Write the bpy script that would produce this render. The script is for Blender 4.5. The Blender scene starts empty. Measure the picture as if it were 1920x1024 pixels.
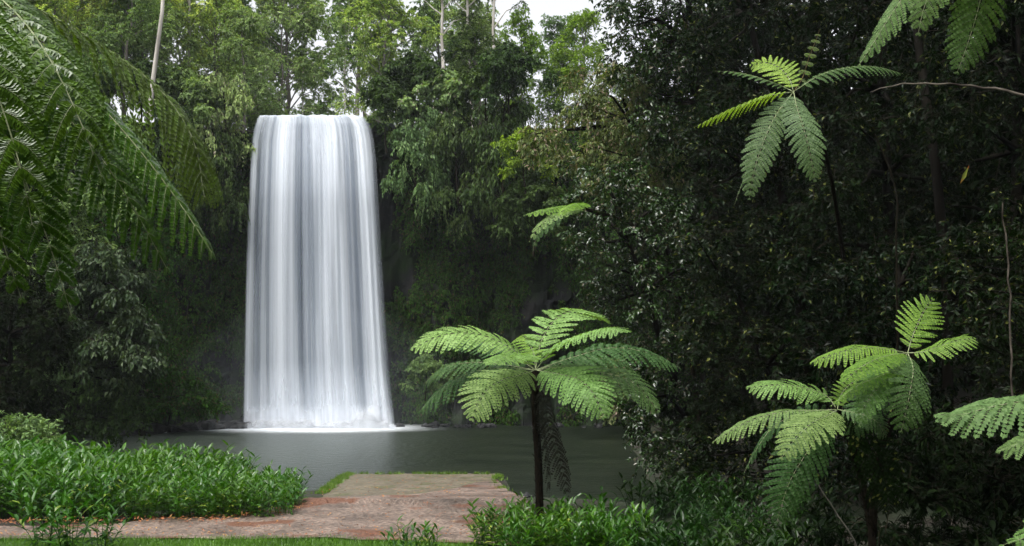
import bpy, math, random
import numpy as np
from mathutils import Vector, Matrix, noise

C = bpy.context.scene
col = C.collection
R = math.radians

# ------------------------------------------------------------------ camera
CAMZ = 5.0
FPX = 1884.0            # focal length in photo pixels (photo 1920 wide)
PITCH = math.atan(128.0 / FPX)
cd = bpy.data.cameras.new('camera')
cd.sensor_width = 36.0
cd.lens = 36.0 * FPX / 1920.0
cd.clip_start = 0.1
cd.clip_end = 3000
cam = bpy.data.objects.new('camera', cd)
col.objects.link(cam)
cam.location = (0, 0, CAMZ)
cam.rotation_euler = (R(90) + PITCH, 0, 0)
C.camera = cam

# ------------------------------------------------------------------ sky, sun, exposure
SUN_EL, SUN_AZ = R(62), R(215)
w = bpy.data.worlds.new('World'); C.world = w; w.use_nodes = True
nt = w.node_tree; nt.nodes.clear()
o_ = nt.nodes.new('ShaderNodeOutputWorld'); b_ = nt.nodes.new('ShaderNodeBackground')
s_ = nt.nodes.new('ShaderNodeTexSky'); s_.sky_type = 'NISHITA'; s_.sun_disc = False
s_.sun_elevation = SUN_EL; s_.sun_rotation = SUN_AZ; s_.dust_density = 6.0; s_.air_density = 1.0
h_ = nt.nodes.new('ShaderNodeHueSaturation'); h_.inputs['Saturation'].default_value = 0.14
h_.inputs['Value'].default_value = 1.0
nt.links.new(s_.outputs[0], h_.inputs['Color']); nt.links.new(h_.outputs[0], b_.inputs[0])
b_.inputs[1].default_value = 0.15
nt.links.new(b_.outputs[0], o_.inputs[0])
sl = bpy.data.lights.new('sun', 'SUN'); sl.energy = 0.6; sl.angle = R(25); sl.color = (1.0, 0.97, 0.92)
sun = bpy.data.objects.new('sun', sl); col.objects.link(sun)
sd = Vector((math.sin(SUN_AZ) * math.cos(SUN_EL), math.cos(SUN_AZ) * math.cos(SUN_EL), math.sin(SUN_EL)))
sun.rotation_euler = sd.to_track_quat('Z', 'Y').to_euler()
sun.location = (0, 0, 60)
C.view_settings.view_transform = 'Standard'
C.view_settings.look = 'None'
C.view_settings.exposure = 1.25
C.view_settings.gamma = 1
cy = C.cycles
cy.use_denoising = True
cy.max_bounces = 6; cy.diffuse_bounces = 3; cy.glossy_bounces = 2; cy.transmission_bounces = 4
cy.transparent_max_bounces = 14; cy.volume_bounces = 1
cy.caustics_reflective = False; cy.caustics_refractive = False

# ------------------------------------------------------------------ helpers
def P(px, py, Y):
    """world point seen at photo pixel (px, py) at forward distance Y"""
    xc = (px - 960) / FPX; yc = -(py - 512) / FPX
    c, s = math.cos(PITCH), math.sin(PITCH)
    d = Vector((xc, c - yc * s, s + yc * c))
    k = Y / d.y
    return Vector((d.x * k, Y, CAMZ + d.z * k))

def tag(o, label=None, cat=None, group=None, kind=None):
    if label: o['label'] = label
    if cat: o['category'] = cat
    if group: o['group'] = group
    if kind: o['kind'] = kind
    return o

def link(name, me, mat=None, parent=None):
    o = bpy.data.objects.new(name, me)
    col.objects.link(o)
    if mat is not None:
        for m in (mat if isinstance(mat, (list, tuple)) else [mat]):
            me.materials.append(m)
    if parent is not None:
        o.parent = parent
    return o

def mesh(name, v, f, mi=None, smooth=False, uv=None):
    v = np.asarray(v, dtype=np.float32); f = np.asarray(f, dtype=np.int32)
    me = bpy.data.meshes.new(name)
    n, k = f.shape
    me.vertices.add(len(v)); me.vertices.foreach_set('co', v.ravel())
    me.loops.add(n * k); me.loops.foreach_set('vertex_index', f.ravel())
    me.polygons.add(n)
    me.polygons.foreach_set('loop_start', np.arange(0, n * k, k, dtype=np.int32))
    me.polygons.foreach_set('loop_total', np.full(n, k, dtype=np.int32))
    if mi is not None: me.polygons.foreach_set('material_index', np.asarray(mi, dtype=np.int32))
    me.polygons.foreach_set('use_smooth', np.full(n, bool(smooth)))
    if uv is not None:
        l = me.uv_layers.new(name='UVMap')
        l.data.foreach_set('uv', np.asarray(uv, dtype=np.float32)[f.ravel()].ravel())
    me.update(calc_edges=True)
    return me

def empty(name, loc):
    o = bpy.data.objects.new(name, None); col.objects.link(o)
    o.location = loc; o.empty_display_size = 0.2
    return o

class MB:
    """collects triangles"""
    def __init__(s): s.v = []; s.f = []; s.m = []; s.n = 0
    def add(s, v, f, m=0):
        v = np.asarray(v, float).reshape(-1, 3); f = np.asarray(f, int)
        if f.shape[1] == 4: f = np.concatenate([f[:, [0, 1, 2]], f[:, [0, 2, 3]]])
        s.v.append(v); s.f.append(f + s.n); s.m.append(np.full(len(f), m)); s.n += len(v)
    def tube(s, pts, rad, k=7, m=0):
        pts = np.asarray(pts, float); n = len(pts)
        rad = np.broadcast_to(np.asarray(rad, float), (n,))
        T = np.gradient(pts, axis=0); T /= np.linalg.norm(T, axis=1)[:, None] + 1e-9
        ref = np.array([0.31, 0.95, 0.05]) if abs(T[0][2]) > .5 else np.array([0.05, 0.1, 1.0])
        A = np.cross(T, ref); A /= np.linalg.norm(A, axis=1)[:, None] + 1e-9
        B = np.cross(T, A)
        a = np.linspace(0, 2 * np.pi, k, endpoint=False)
        v = pts[:, None] + rad[:, None, None] * (A[:, None] * np.cos(a)[None, :, None] + B[:, None] * np.sin(a)[None, :, None])
        i = np.arange(n - 1)[:, None] * k; j = np.arange(k)[None]; j2 = (j + 1) % k
        f = np.stack([i + j, i + j2, i + k + j2, i + k + j], -1).reshape(-1, 4)
        s.add(v.reshape(-1, 3), f, m)
    def build(s, name, mat, parent=None, smooth=False):
        return link(name, mesh(name, np.concatenate(s.v), np.concatenate(s.f), np.concatenate(s.m), smooth), mat, parent)

def nrm(a): return a / (np.linalg.norm(a, axis=-1, keepdims=True) + 1e-9)

def leaves(pos, d, n, L, W, fold=.18, curl=.0):
    """leaf blades: folded along the midrib, widest at 42 %"""
    d = nrm(d); s = nrm(np.cross(d, n)); n = nrm(np.cross(s, d))
    L = np.broadcast_to(np.asarray(L, float), (len(pos),))[:, None]; W = np.broadcast_to(np.asarray(W, float), (len(pos),))[:, None]
    b = pos; t = pos + d * L - n * curl * L
    m = pos + d * L * .42
    l = m + s * W * .5 + n * W * fold; r = m - s * W * .5 + n * W * fold
    v = np.stack([b, l, t, r], 1).reshape(-1, 3)
    i = np.arange(len(pos))[:, None] * 4
    f = np.concatenate([i + [0, 2, 1], i + [0, 3, 2]])
    return v, f

def sprays(mb, rng, centers, radii, nspray, nleaf, L, W, droop=.25, squash=.75, up=.15, twig=True, outward=.5, inner=.35, m=0, mt=1):
    """clumps of leafy twigs: every clump throws curved twigs outward, leaves sit in two ranks along each"""
    centers = np.asarray(centers, float); radii = np.asarray(radii, float)
    K = len(centers); S = K * nspray
    ci = np.repeat(np.arange(K), nspray)
    d = rng.normal(size=(S, 3)); d[:, 2] += up; d = nrm(d)
    Rr = radii[ci][:, None]
    sq = np.array([1, 1, squash])
    a = centers[ci] + d * Rr * inner * sq * rng.uniform(.4, 1.2, (S, 1))
    e = centers[ci] + d * Rr * sq * rng.uniform(.7, 1.15, (S, 1))
    e2 = e - np.array([0, 0, 1]) * Rr * droop * rng.uniform(.3, 1.3, (S, 1))
    t = rng.uniform(.1, 1, (S, nleaf, 1)) ** .8
    A, E, E2 = a[:, None], e[:, None], e2[:, None]
    pos = (1 - t) ** 2 * A + 2 * t * (1 - t) * (E * .6 + A * .4 + (E - E2) * .35) + t * t * E2
    T = nrm(E2 - A) + 0 * pos
    side = nrm(np.cross(T, np.array([0, 0, 1.0]) + rng.normal(size=(S, 1, 3)) * .35))
    sg = np.where(rng.random((S, nleaf, 1)) < .5, -1., 1.)
    ld = T * .55 + side * sg * rng.uniform(.5, 1.1, (S, nleaf, 1)) + rng.normal(size=(S, nleaf, 3)) * .28
    ld[..., 2] -= droop * .9
    ln = np.array([0, 0, 1.0]) + rng.normal(size=(S, nleaf, 3)) * .38 + d[:, None] * outward
    sc = rng.uniform(.6, 1.25, S * nleaf)
    v, f = leaves(pos.reshape(-1, 3), ld.reshape(-1, 3), ln.reshape(-1, 3), L * sc, W * sc, curl=.12)
    mb.add(v, f, m)
    if twig:
        w_ = L * .035 + .002
        q = np.stack([a, (e * .6 + a * .4 + (e - e2) * .2), e2], 1)          # three-point twigs as thin 3-sided strips
        sd_ = nrm(np.cross(e2 - a, np.array([.3, .2, 1.0])))[:, None] * w_
        v = np.concatenate([q - sd_, q + sd_ * .9, q + np.array([0, 0, w_ * 1.4])], 1)
        i = np.arange(S)[:, None] * 9
        f = np.concatenate([i + [0, 1, 4], i + [0, 4, 3], i + [1, 2, 5], i + [1, 5, 4], i + [3, 4, 7], i + [3, 7, 6],
                            i + [4, 5, 8], i + [4, 8, 7], i + [6, 7, 1], i + [6, 1, 0], i + [7, 8, 2], i + [7, 2, 1]])
        mb.add(v.reshape(-1, 3), f, mt)

# ------------------------------------------------------------------ materials
def newmat(name):
    m = bpy.data.materials.new(name); m.use_nodes = True
    nt = m.node_tree; nt.nodes.clear()
    return m, nt, nt.nodes.new, nt.links.new

def ramp(N, L_, src, stops, interp='LINEAR'):
    r = N('ShaderNodeValToRGB'); r.color_ramp.interpolation = interp
    e = r.color_ramp.elements
    while len(e) < len(stops): e.new(.5)
    for el, (p, c) in zip(e, stops):
        el.position = p; el.color = (c[0], c[1], c[2], 1) if not isinstance(c, (int, float)) else (c, c, c, 1)
    L_(src, r.inputs[0]); return r.outputs[0]

def leafmat(name, dark, mid, light, odd=None, rough=.45, trans=.3, spec=.5):
    m, nt, N, L = newmat(name)
    out = N('ShaderNodeOutputMaterial'); bs = N('ShaderNodeBsdfPrincipled'); tr = N('ShaderNodeBsdfTranslucent'); mx = N('ShaderNodeMixShader')
    g = N('ShaderNodeNewGeometry'); tc = N('ShaderNodeTexCoord'); no = N('ShaderNodeTexNoise'); no.inputs['Scale'].default_value = .9; no.inputs['Detail'].default_value = 3
    oi = N('ShaderNodeObjectInfo')
    L(tc.outputs['Object'], no.inputs['Vector'])
    ad = N('ShaderNodeMath'); ad.operation = 'MULTIPLY_ADD'; L(no.outputs[0], ad.inputs[0]); ad.inputs[1].default_value = 1.1
    a2 = N('ShaderNodeMath'); a2.operation = 'MULTIPLY_ADD'; L(g.outputs['Random Per Island'], a2.inputs[0]); a2.inputs[1].default_value = .55; a2.inputs[2].default_value = -.35
    L(a2.outputs[0], ad.inputs[2])
    stops = [(.08, dark), (.5, mid), (.88, light)]
    c = ramp(N, L, ad.outputs[0], stops)
    if odd:
        gt = N('ShaderNodeMath'); gt.operation = 'GREATER_THAN'; gt.inputs[1].default_value = odd[1]
        sn = N('ShaderNodeMath'); sn.operation = 'MULTIPLY'; sn.inputs[1].default_value = 17.31; L(g.outputs['Random Per Island'], sn.inputs[0])
        fr = N('ShaderNodeMath'); fr.operation = 'FRACT'; L(sn.outputs[0], fr.inputs[0]); L(fr.outputs[0], gt.inputs[0])
        mm = N('ShaderNodeMix'); mm.data_type = 'RGBA'; L(gt.outputs[0], mm.inputs['Factor']); L(c, mm.inputs['A']); mm.inputs['B'].default_value = (*odd[0], 1)
        c = mm.outputs['Result']
    hs = N('ShaderNodeHueSaturation'); L(c, hs.inputs['Color'])
    mr = N('ShaderNodeMapRange'); L(oi.outputs['Random'], mr.inputs[0]); mr.inputs[3].default_value = .482; mr.inputs[4].default_value = .512; L(mr.outputs[0], hs.inputs['Hue'])
    mr2 = N('ShaderNodeMapRange'); L(oi.outputs['Random'], mr2.inputs[0]); mr2.inputs[3].default_value = 1.15; mr2.inputs[4].default_value = .82; L(mr2.outputs[0], hs.inputs['Value'])
    c = hs.outputs[0]
    L(c, bs.inputs['Base Color']); bs.inputs['Roughness'].default_value = rough; bs.inputs['Specular IOR Level'].default_value = spec
    tb = N('ShaderNodeMix'); tb.data_type = 'RGBA'; tb.blend_type = 'MULTIPLY'; tb.inputs['Factor'].default_value = 1; L(c, tb.inputs['A']); tb.inputs['B'].default_value = (1.5, 1.6, .6, 1)
    L(tb.outputs['Result'], tr.inputs['Color'])
    mx.inputs[0].default_value = trans; L(bs.outputs[0], mx.inputs[1]); L(tr.outputs[0], mx.inputs[2]); L(mx.outputs[0], out.inputs[0])
    return m

def barkmat(name, c1, c2, scale=6, stretch=.25, rough=.8, bump=.4):
    m, nt, N, L = newmat(name)
    out = N('ShaderNodeOutputMaterial'); bs = N('ShaderNodeBsdfPrincipled'); tc = N('ShaderNodeTexCoord'); mp = N('ShaderNodeMapping')
    mp.inputs['Scale'].default_value = (1, 1, stretch); L(tc.outputs['Object'], mp.inputs[0])
    no = N('ShaderNodeTexNoise'); no.inputs['Scale'].default_value = scale; no.inputs['Detail'].default_value = 6; L(mp.outputs[0], no.inputs['Vector'])
    L(ramp(N, L, no.outputs[0], [(.35, c1), (.65, c2)]), bs.inputs['Base Color']); bs.inputs['Roughness'].default_value = rough; bs.inputs['Specular IOR Level'].default_value = .04
    bu = N('ShaderNodeBump'); bu.inputs['Strength'].default_value = bump; bu.inputs['Distance'].default_value = .03; L(no.outputs[0], bu.inputs['Height']); L(bu.outputs[0], bs.inputs['Normal'])
    L(bs.outputs[0], out.inputs[0]); return m

M = {}
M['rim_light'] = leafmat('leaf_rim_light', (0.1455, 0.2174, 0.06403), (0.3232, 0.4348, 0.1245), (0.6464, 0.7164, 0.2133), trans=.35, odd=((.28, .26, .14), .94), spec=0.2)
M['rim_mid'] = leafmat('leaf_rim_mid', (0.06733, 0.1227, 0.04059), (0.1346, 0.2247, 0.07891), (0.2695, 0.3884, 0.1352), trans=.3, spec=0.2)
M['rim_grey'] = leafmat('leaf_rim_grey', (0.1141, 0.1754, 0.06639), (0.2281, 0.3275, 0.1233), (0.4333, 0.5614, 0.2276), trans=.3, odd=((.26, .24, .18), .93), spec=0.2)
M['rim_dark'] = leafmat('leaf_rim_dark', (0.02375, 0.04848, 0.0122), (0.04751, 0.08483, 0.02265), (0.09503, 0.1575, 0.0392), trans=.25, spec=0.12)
M['lime'] = leafmat('leaf_lime', (0.06, 0.12, 0.0144), (0.144, 0.252, 0.024), (0.264, 0.408, 0.042), trans=.4, spec=0.2)
M['tan'] = leafmat('leaf_tan', (0.05658, 0.08625, 0.02732), (0.1358, 0.1869, 0.0621), (0.2942, 0.3306, 0.149), trans=.3, odd=((.34, .26, .20), .88), spec=0.2)
M['dark'] = leafmat('leaf_dark', (0.00224, 0.00576, 0.001372), (0.00448, 0.01094, 0.002352), (0.01008, 0.0216, 0.00392), trans=.2, rough=.5, spec=0.05)  # deep forest shade is put into this leaf colour
M['gloss'] = leafmat('leaf_gloss', (0.01279, 0.035, 0.005598), (0.02399, 0.06, 0.01008), (0.04799, 0.1062, 0.0196), trans=.15, rough=.27, spec=0.8, odd=((.15, .14, .085), .93))  # odd pale leaves paint in specks of sky-lit foliage
M['shade'] = leafmat('leaf_shade', (0.001213, 0.005582, 0.0004363), (0.002829, 0.01209, 0.0008001), (0.007069, 0.02558, 0.001455), trans=.2, rough=.4, spec=0.12, odd=((.10, .12, .03), .955))  # forest shade darkens the leaf colour; odd leaves are painted lit specks
M['bank'] = leafmat('leaf_bank', (0.0176, 0.0336, 0.0128), (0.036, 0.064, 0.024), (0.088, 0.128, 0.052), trans=.25, rough=.4, spec=0.2)
M['creeper'] = leafmat('leaf_creeper', (0.01519, 0.04284, 0.00504), (0.02953, 0.08033, 0.009072), (0.05907, 0.1472, 0.01512), trans=.25, odd=((.09, .07, .035), .9), spec=0.1)
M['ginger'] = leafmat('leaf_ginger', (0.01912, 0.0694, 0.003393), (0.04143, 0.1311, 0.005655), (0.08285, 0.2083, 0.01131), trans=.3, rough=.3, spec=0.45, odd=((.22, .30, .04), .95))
M['gingershade'] = leafmat('leaf_ginger_shade', (0.005462, 0.02103, 0.002295), (0.01228, 0.04208, 0.004131), (0.02731, 0.0765, 0.008033), trans=.25, rough=.33, spec=0.25)  # darker copy of ginger with the bank's shade put into the colour
M['fern'] = leafmat('fern_green', (0.08311, 0.1684, 0.0354), (0.1385, 0.2631, 0.0649), (0.2216, 0.3789, 0.118), trans=.3, rough=.5, spec=0.25)
M['fernpale'] = leafmat('fern_pale', (0.07352, 0.1351, 0.03533), (0.125, 0.2111, 0.0648), (0.1984, 0.304, 0.106), trans=.25, rough=.5, spec=0.15)
M['ferndark'] = leafmat('fern_dark', (0.02975, 0.07125, 0.018), (0.051, 0.114, 0.0315), (0.085, 0.171, 0.054), trans=.25, rough=.5, spec=0.2)
M['fernmid'] = leafmat('fern_mid', (.05, .10, .035), (.085, .15, .055), (.13, .21, .085), trans=.25, rough=.5, spec=.25)
M['fernlime'] = leafmat('fern_lime', (0.0874, 0.1714, 0.02277), (0.1661, 0.2952, 0.03985), (0.2622, 0.4094, 0.06831), trans=.35, rough=.5, spec=0.25)
M['fernleft'] = leafmat('fern_left', (0.03135, 0.08188, 0.004129), (0.06267, 0.1445, 0.007224), (0.1164, 0.2312, 0.01549), trans=.22, rough=0.3, spec=0.4)
M['fernbrown'] = leafmat('fern_brown', (0.04162, 0.06983, 0.01382), (0.07491, 0.127, 0.02074), (0.1082, 0.2159, 0.03456), trans=.3, rough=.5, spec=0.3)
M['ferndead'] = leafmat('fern_dead', (.012, .011, .008), (.025, .022, .016), (.045, .04, .03), trans=.1, rough=.8)
M['rib'] = barkmat('fern_rib', (.16, .20, .09), (.34, .38, .22), 20, .3, .4, .1)
M['ribbrown'] = barkmat('fern_rib_brown', (.06, .045, .02), (.13, .10, .04), 20, .3, .5, .1)
M['ferntrunk'] = barkmat('fern_trunk', (.006, .005, .004), (.025, .019, .013), 30, .4, .95, 1)
M['twig'] = barkmat('twig', (.008, .0065, .004), (.02, .017, .011), 8, .3)
M['pale'] = barkmat('bark_pale', (.26, .24, .21), (.52, .49, .44), 2.2, .2, .7)
M['greybark'] = barkmat('bark_grey', (.10, .09, .08), (.22, .20, .18), 3, .2, .8)
M['darkbark'] = barkmat('bark_dark', (.004, .0035, .0025), (.012, .0105, .008), 4, .25, .85)
M['mossbranch'] = barkmat('branch_lichen', (.02, .016, .013), (.12, .105, .085), 5, 1, .8)

# ------------------------------------------------------------------ terrain
POOL = [(-26, 61.5), (-22, 47), (-14, 34), (-7.4, 30.5), (-6.4, 33), (-6.0, 38.2), (-.5, 38.2), (.1, 33), (1.2, 28.5), (3.2, 27), (4.6, 31), (5.5, 45), (6.6, 58), (6.8, 62.5), (-10, 63.5)]
RIMC = [(-90, 18), (-60, 28), (-42, 40), (-32, 50), (-25, 58), (-17, 61), (-15.8, 61.2), (-7, 61.2), (0, 60.6), (6, 60), (12, 57.5), (20, 50), (30, 40), (45, 28), (90, 12)]
LIPZ = P(590, 219, 60).z

def seg_d(px, py, A):
    px = np.asarray(px, float); py = np.asarray(py, float)
    best = np.full(px.shape, 1e9); sign = np.ones(px.shape)
    for (x0, y0), (x1, y1) in A:
        dx, dy = x1 - x0, y1 - y0
        t = np.clip(((px - x0) * dx + (py - y0) * dy) / (dx * dx + dy * dy), 0, 1)
        q = np.hypot(px - x0 - t * dx, py - y0 - t * dy)
        best = np.minimum(best, q)
    return best
def inside(px, py, poly):
    r = np.zeros(np.shape(px), bool); n = len(poly)
    for i in range(n):
        x0, y0 = poly[i]; x1, y1 = poly[(i + 1) % n]
        c = ((y0 > py) != (y1 > py)) & (px < (x1 - x0) * (py - y0) / (y1 - y0 + 1e-12) + x0)
        r ^= c
    return r
def rim_y(x): return np.interp(x, [p[0] for p in RIMC], [p[1] for p in RIMC])
def sms(a, b, t):
    t = np.clip((t - a) / (b - a), 0, 1); return t * t * (3 - 2 * t)
RAMP = [(-6.0, 38), (-.55, 38), (-.15, 21.6), (-4.6, 21.6)]
def ramp_z(Y): return np.interp(Y, [21.6, 38.0], [1.60, .05])
def height(x, y):
    x = np.asarray(x, float); y = np.asarray(y, float)
    segs = list(zip(POOL, POOL[1:] + POOL[:1]))
    d = seg_d(x, y, segs); ins = inside(x, y, POOL)
    land = np.where(x > 5, 1.6 + .16 * np.clip(x - 5, 0, 60), 1.6) + np.where(x < -12, .07 * np.clip(-x - 12, 0, 60), 0) - .1
    land = land * sms(-.2, 5.5, d) ** .8
    land = land + .06 * np.sin(x * 1.3 + 1.1 * np.sin(y * .7)) * sms(1, 5, d)
    near = sms(24, 21, y) * sms(-16, -12, x) * sms(6, 3, x)
    land = land * (1 - near) + 1.5 * near
    h = np.where(ins, -1.6 * sms(0, 5, d) - .02, land)
    hr = ramp_z(y) - .12
    inr = (x > -6.4) & (x < .3) & (y > 21) & (y < 38.4)
    h = np.where(inr, np.minimum(h, hr), h)
    c = y - rim_y(x)
    up = sms(2.6, 4.0, c)
    top = LIPZ - .45 + .5 * (np.abs(x + 11.4) > 5) + .10 * np.clip(c - 2, 0, 400) + .03 * np.clip(c - 30, 0, 300)
    top = np.minimum(top, 45)
    return h * (1 - up) + top * up
def hz(x, y): return float(height(np.array([x]), np.array([y]))[0])

def axis(bounds):
    a = []
    for lo, hi, n in bounds: a += list(np.linspace(lo, hi, n, endpoint=False))
    return np.array(a + [bounds[-1][1]])
gx = axis([(-600, -80, 14), (-80, -34, 30), (-34, 24, 150), (24, 80, 34), (80, 600, 14)])
gy = axis([(-600, -40, 12), (-40, 0, 20), (0, 16, 20), (16, 66, 170), (66, 120, 30), (120, 900, 14)])
X, Y = np.meshgrid(gx, gy)
Z = height(X, Y)
nx, ny = len(gx), len(gy)
i = (np.arange(ny - 1)[:, None] * nx + np.arange(nx - 1)[None]).ravel()
F = np.stack([i, i + 1, i + nx + 1, i + nx], 1)

m, nt, N, L = newmat('soil')
out = N('ShaderNodeOutputMaterial'); bs = N('ShaderNodeBsdfPrincipled'); tc = N('ShaderNodeTexCoord')
n1 = N('ShaderNodeTexNoise'); n1.inputs['Scale'].default_value = .5; n1.inputs['Detail'].default_value = 8; L(tc.outputs['Object'], n1.inputs['Vector'])
n2 = N('ShaderNodeTexNoise'); n2.inputs['Scale'].default_value = 14; n2.inputs['Detail'].default_value = 5; L(tc.outputs['Object'], n2.inputs['Vector'])
c1 = ramp(N, L, n1.outputs[0], [(.35, (.022, .015, .010)), (.6, (.018, .030, .008))]); c2 = ramp(N, L, n2.outputs[0], [(.35, .5), (.7, 1.3)])
mm = N('ShaderNodeMix'); mm.data_type = 'RGBA'; mm.blend_type = 'MULTIPLY'; mm.inputs['Factor'].default_value = 1; L(c1, mm.inputs['A']); L(c2, mm.inputs['B'])
L(mm.outputs['Result'], bs.inputs['Base Color']); bs.inputs['Roughness'].default_value = .85
bu = N('ShaderNodeBump'); bu.inputs['Distance'].default_value = .06; L(n2.outputs[0], bu.inputs['Height']); L(bu.outputs[0], bs.inputs['Normal']); L(bs.outputs[0], out.inputs[0])
M['soil'] = m
tag(link('ground', mesh('ground', np.stack([X, Y, Z], -1).reshape(-1, 3), F, smooth=True), m), kind='structure')

# cliff: overhanging, ledged rock wall along the rim curve
m, nt, N, L = newmat('cliff_rock')
out = N('ShaderNodeOutputMaterial'); bs = N('ShaderNodeBsdfPrincipled'); tc = N('ShaderNodeTexCoord')
mp = N('ShaderNodeMapping'); mp.inputs['Scale'].default_value = (1, 1, .3); L(tc.outputs['Object'], mp.inputs[0])
n1 = N('ShaderNodeTexNoise'); n1.inputs['Scale'].default_value = 1.6; n1.inputs['Detail'].default_value = 9; L(mp.outputs[0], n1.inputs['Vector'])
n2 = N('ShaderNodeTexNoise'); n2.inputs['Scale'].default_value = .5; n2.inputs['Detail'].default_value = 6; L(tc.outputs['Object'], n2.inputs['Vector'])
rk = ramp(N, L, n1.outputs[0], [(.3, (.004, .0045, .005)), (.55, (.011, .0115, .0115)), (.75, (.026, .025, .023))])
mo = ramp(N, L, n1.outputs[0], [(.3, (.004, .009, .0025)), (.7, (.014, .028, .007))])
f2 = ramp(N, L, n2.outputs[0], [(.42, 0), (.58, 1)])
mm = N('ShaderNodeMix'); mm.data_type = 'RGBA'; L(f2, mm.inputs['Factor']); L(rk, mm.inputs['A']); L(mo, mm.inputs['B'])
L(mm.outputs['Result'], bs.inputs['Base Color']); bs.inputs['Roughness'].default_value = .6; bs.inputs['Specular IOR Level'].default_value = .12
bu = N('ShaderNodeBump'); bu.inputs['Distance'].default_value = .3; bu.inputs['Strength'].default_value = .9; L(n1.outputs[0], bu.inputs['Height']); L(bu.outputs[0], bs.inputs['Normal']); L(bs.outputs[0], out.inputs[0])
M['cliff'] = m
cx = np.concatenate([np.linspace(-60, -27, 50), np.linspace(-26.7, 14, 190), np.linspace(14.3, 60, 60)])
cv = np.linspace(0, 1, 80)
def cliff_pt(x, v):
    y = float(rim_y(x))
    z = -1.5 + v * (LIPZ + 1.2)
    p = noise.fractal(Vector((x * .35, y * .35, z * .18)), 1.0, 2.0, 4)
    q = noise.cell(Vector((x * .8, 3.1, z * .10 + noise.noise(Vector((x * .5, 0, z * .5)))))) if True else 0
    hollow = -1.1 * math.sin(min(1, max(0, v)) * math.pi) ** 1.0          # undercut in the middle
    foot = 1.8 * max(0, .22 - v) / .22
    lip = sms(.93, 1.0, v)
    dy = -(p * 1.1 + .45 * (q - .5)) * (1 - .6 * lip) - hollow - foot
    return (x, y + .6 + dy + 1.1 * float(lip), z if v < .985 else z - .0)
V = np.array([cliff_pt(a, b) for b in cv for a in cx] + [(lambda q: (q[0], q[1] + 4, q[2] - .1))(cliff_pt(a, 1.)) for a in cx])
n_ = len(cx); i = (np.arange(len(cv))[:, None] * n_ + np.arange(n_ - 1)[None]).ravel()
tag(link('cliff', mesh('cliff', V, np.stack([i, i + 1, i + n_ + 1, i + n_], 1), smooth=False), M['cliff']), kind='structure')

# pool water with foam spreading from the foot of the falls
m, nt, N, L = newmat('pool_water')
out = N('ShaderNodeOutputMaterial'); bs = N('ShaderNodeBsdfPrincipled'); tc = N('ShaderNodeTexCoord')
mp = N('ShaderNodeMapping'); mp.inputs['Scale'].default_value = (1, 1.6, 1); L(tc.outputs['Object'], mp.inputs[0])
n1 = N('ShaderNodeTexNoise'); n1.inputs['Scale'].default_value = 2.2; n1.inputs['Detail'].default_value = 6; n1.inputs['Roughness'].default_value = .6; L(mp.outputs[0], n1.inputs['Vector'])
n2 = N('ShaderNodeTexNoise'); n2.inputs['Scale'].default_value = .35; n2.inputs['Detail'].default_value = 3; L(mp.outputs[0], n2.inputs['Vector'])
ds = N('ShaderNodeVectorMath'); ds.operation = 'SUBTRACT'; L(tc.outputs['Object'], ds.inputs[0]); ds.inputs[1].default_value = (-11.35, 58.6, 0)
dm = N('ShaderNodeVectorMath'); dm.operation = 'MULTIPLY'; L(ds.outputs[0], dm.inputs[0]); dm.inputs[1].default_value = (1 / 5.0, 1 / 2.5, 0)
dl = N('ShaderNodeVectorMath'); dl.operation = 'LENGTH'; L(dm.outputs[0], dl.inputs[0])
a1 = N('ShaderNodeMath'); a1.operation = 'MULTIPLY_ADD'; L(n1.outputs[0], a1.inputs[0]); a1.inputs[1].default_value = .7; L(dl.outputs['Value'], a1.inputs[2])
foam = ramp(N, L, a1.outputs[0], [(0.0, 1), (.99, .9), (1.0, 0)])
mr = N('ShaderNodeMapRange'); mr.interpolation_type = 'SMOOTHSTEP'; L(a1.outputs[0], mr.inputs[0]); mr.inputs[1].default_value = .8; mr.inputs[2].default_value = 2.0; mr.inputs[3].default_value = 1; mr.inputs[4].default_value = 0
base = ramp(N, L, n2.outputs[0], [(.35, (.008, .012, .007)), (.65, (.016, .021, .013))])
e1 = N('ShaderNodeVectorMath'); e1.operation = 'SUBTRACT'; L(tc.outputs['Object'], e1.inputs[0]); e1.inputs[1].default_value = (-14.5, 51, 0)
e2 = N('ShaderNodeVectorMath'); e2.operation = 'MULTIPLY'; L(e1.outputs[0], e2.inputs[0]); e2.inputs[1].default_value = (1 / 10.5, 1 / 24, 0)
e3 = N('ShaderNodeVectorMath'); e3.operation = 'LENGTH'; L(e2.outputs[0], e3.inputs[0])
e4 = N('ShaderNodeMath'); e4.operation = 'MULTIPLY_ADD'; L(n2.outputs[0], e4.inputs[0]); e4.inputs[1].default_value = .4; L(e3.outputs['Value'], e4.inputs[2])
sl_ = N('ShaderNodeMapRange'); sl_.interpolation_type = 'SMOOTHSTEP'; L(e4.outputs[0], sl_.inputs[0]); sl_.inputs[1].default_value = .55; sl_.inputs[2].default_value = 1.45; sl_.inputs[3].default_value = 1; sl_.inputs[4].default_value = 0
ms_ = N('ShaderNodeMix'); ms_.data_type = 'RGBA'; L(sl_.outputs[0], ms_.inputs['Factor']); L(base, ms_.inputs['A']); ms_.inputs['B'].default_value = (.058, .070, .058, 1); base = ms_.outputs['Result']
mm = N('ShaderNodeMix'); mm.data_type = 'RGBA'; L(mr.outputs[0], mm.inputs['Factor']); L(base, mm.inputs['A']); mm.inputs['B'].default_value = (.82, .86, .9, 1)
L(mm.outputs['Result'], bs.inputs['Base Color']); bs.inputs['IOR'].default_value = 1.33
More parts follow.
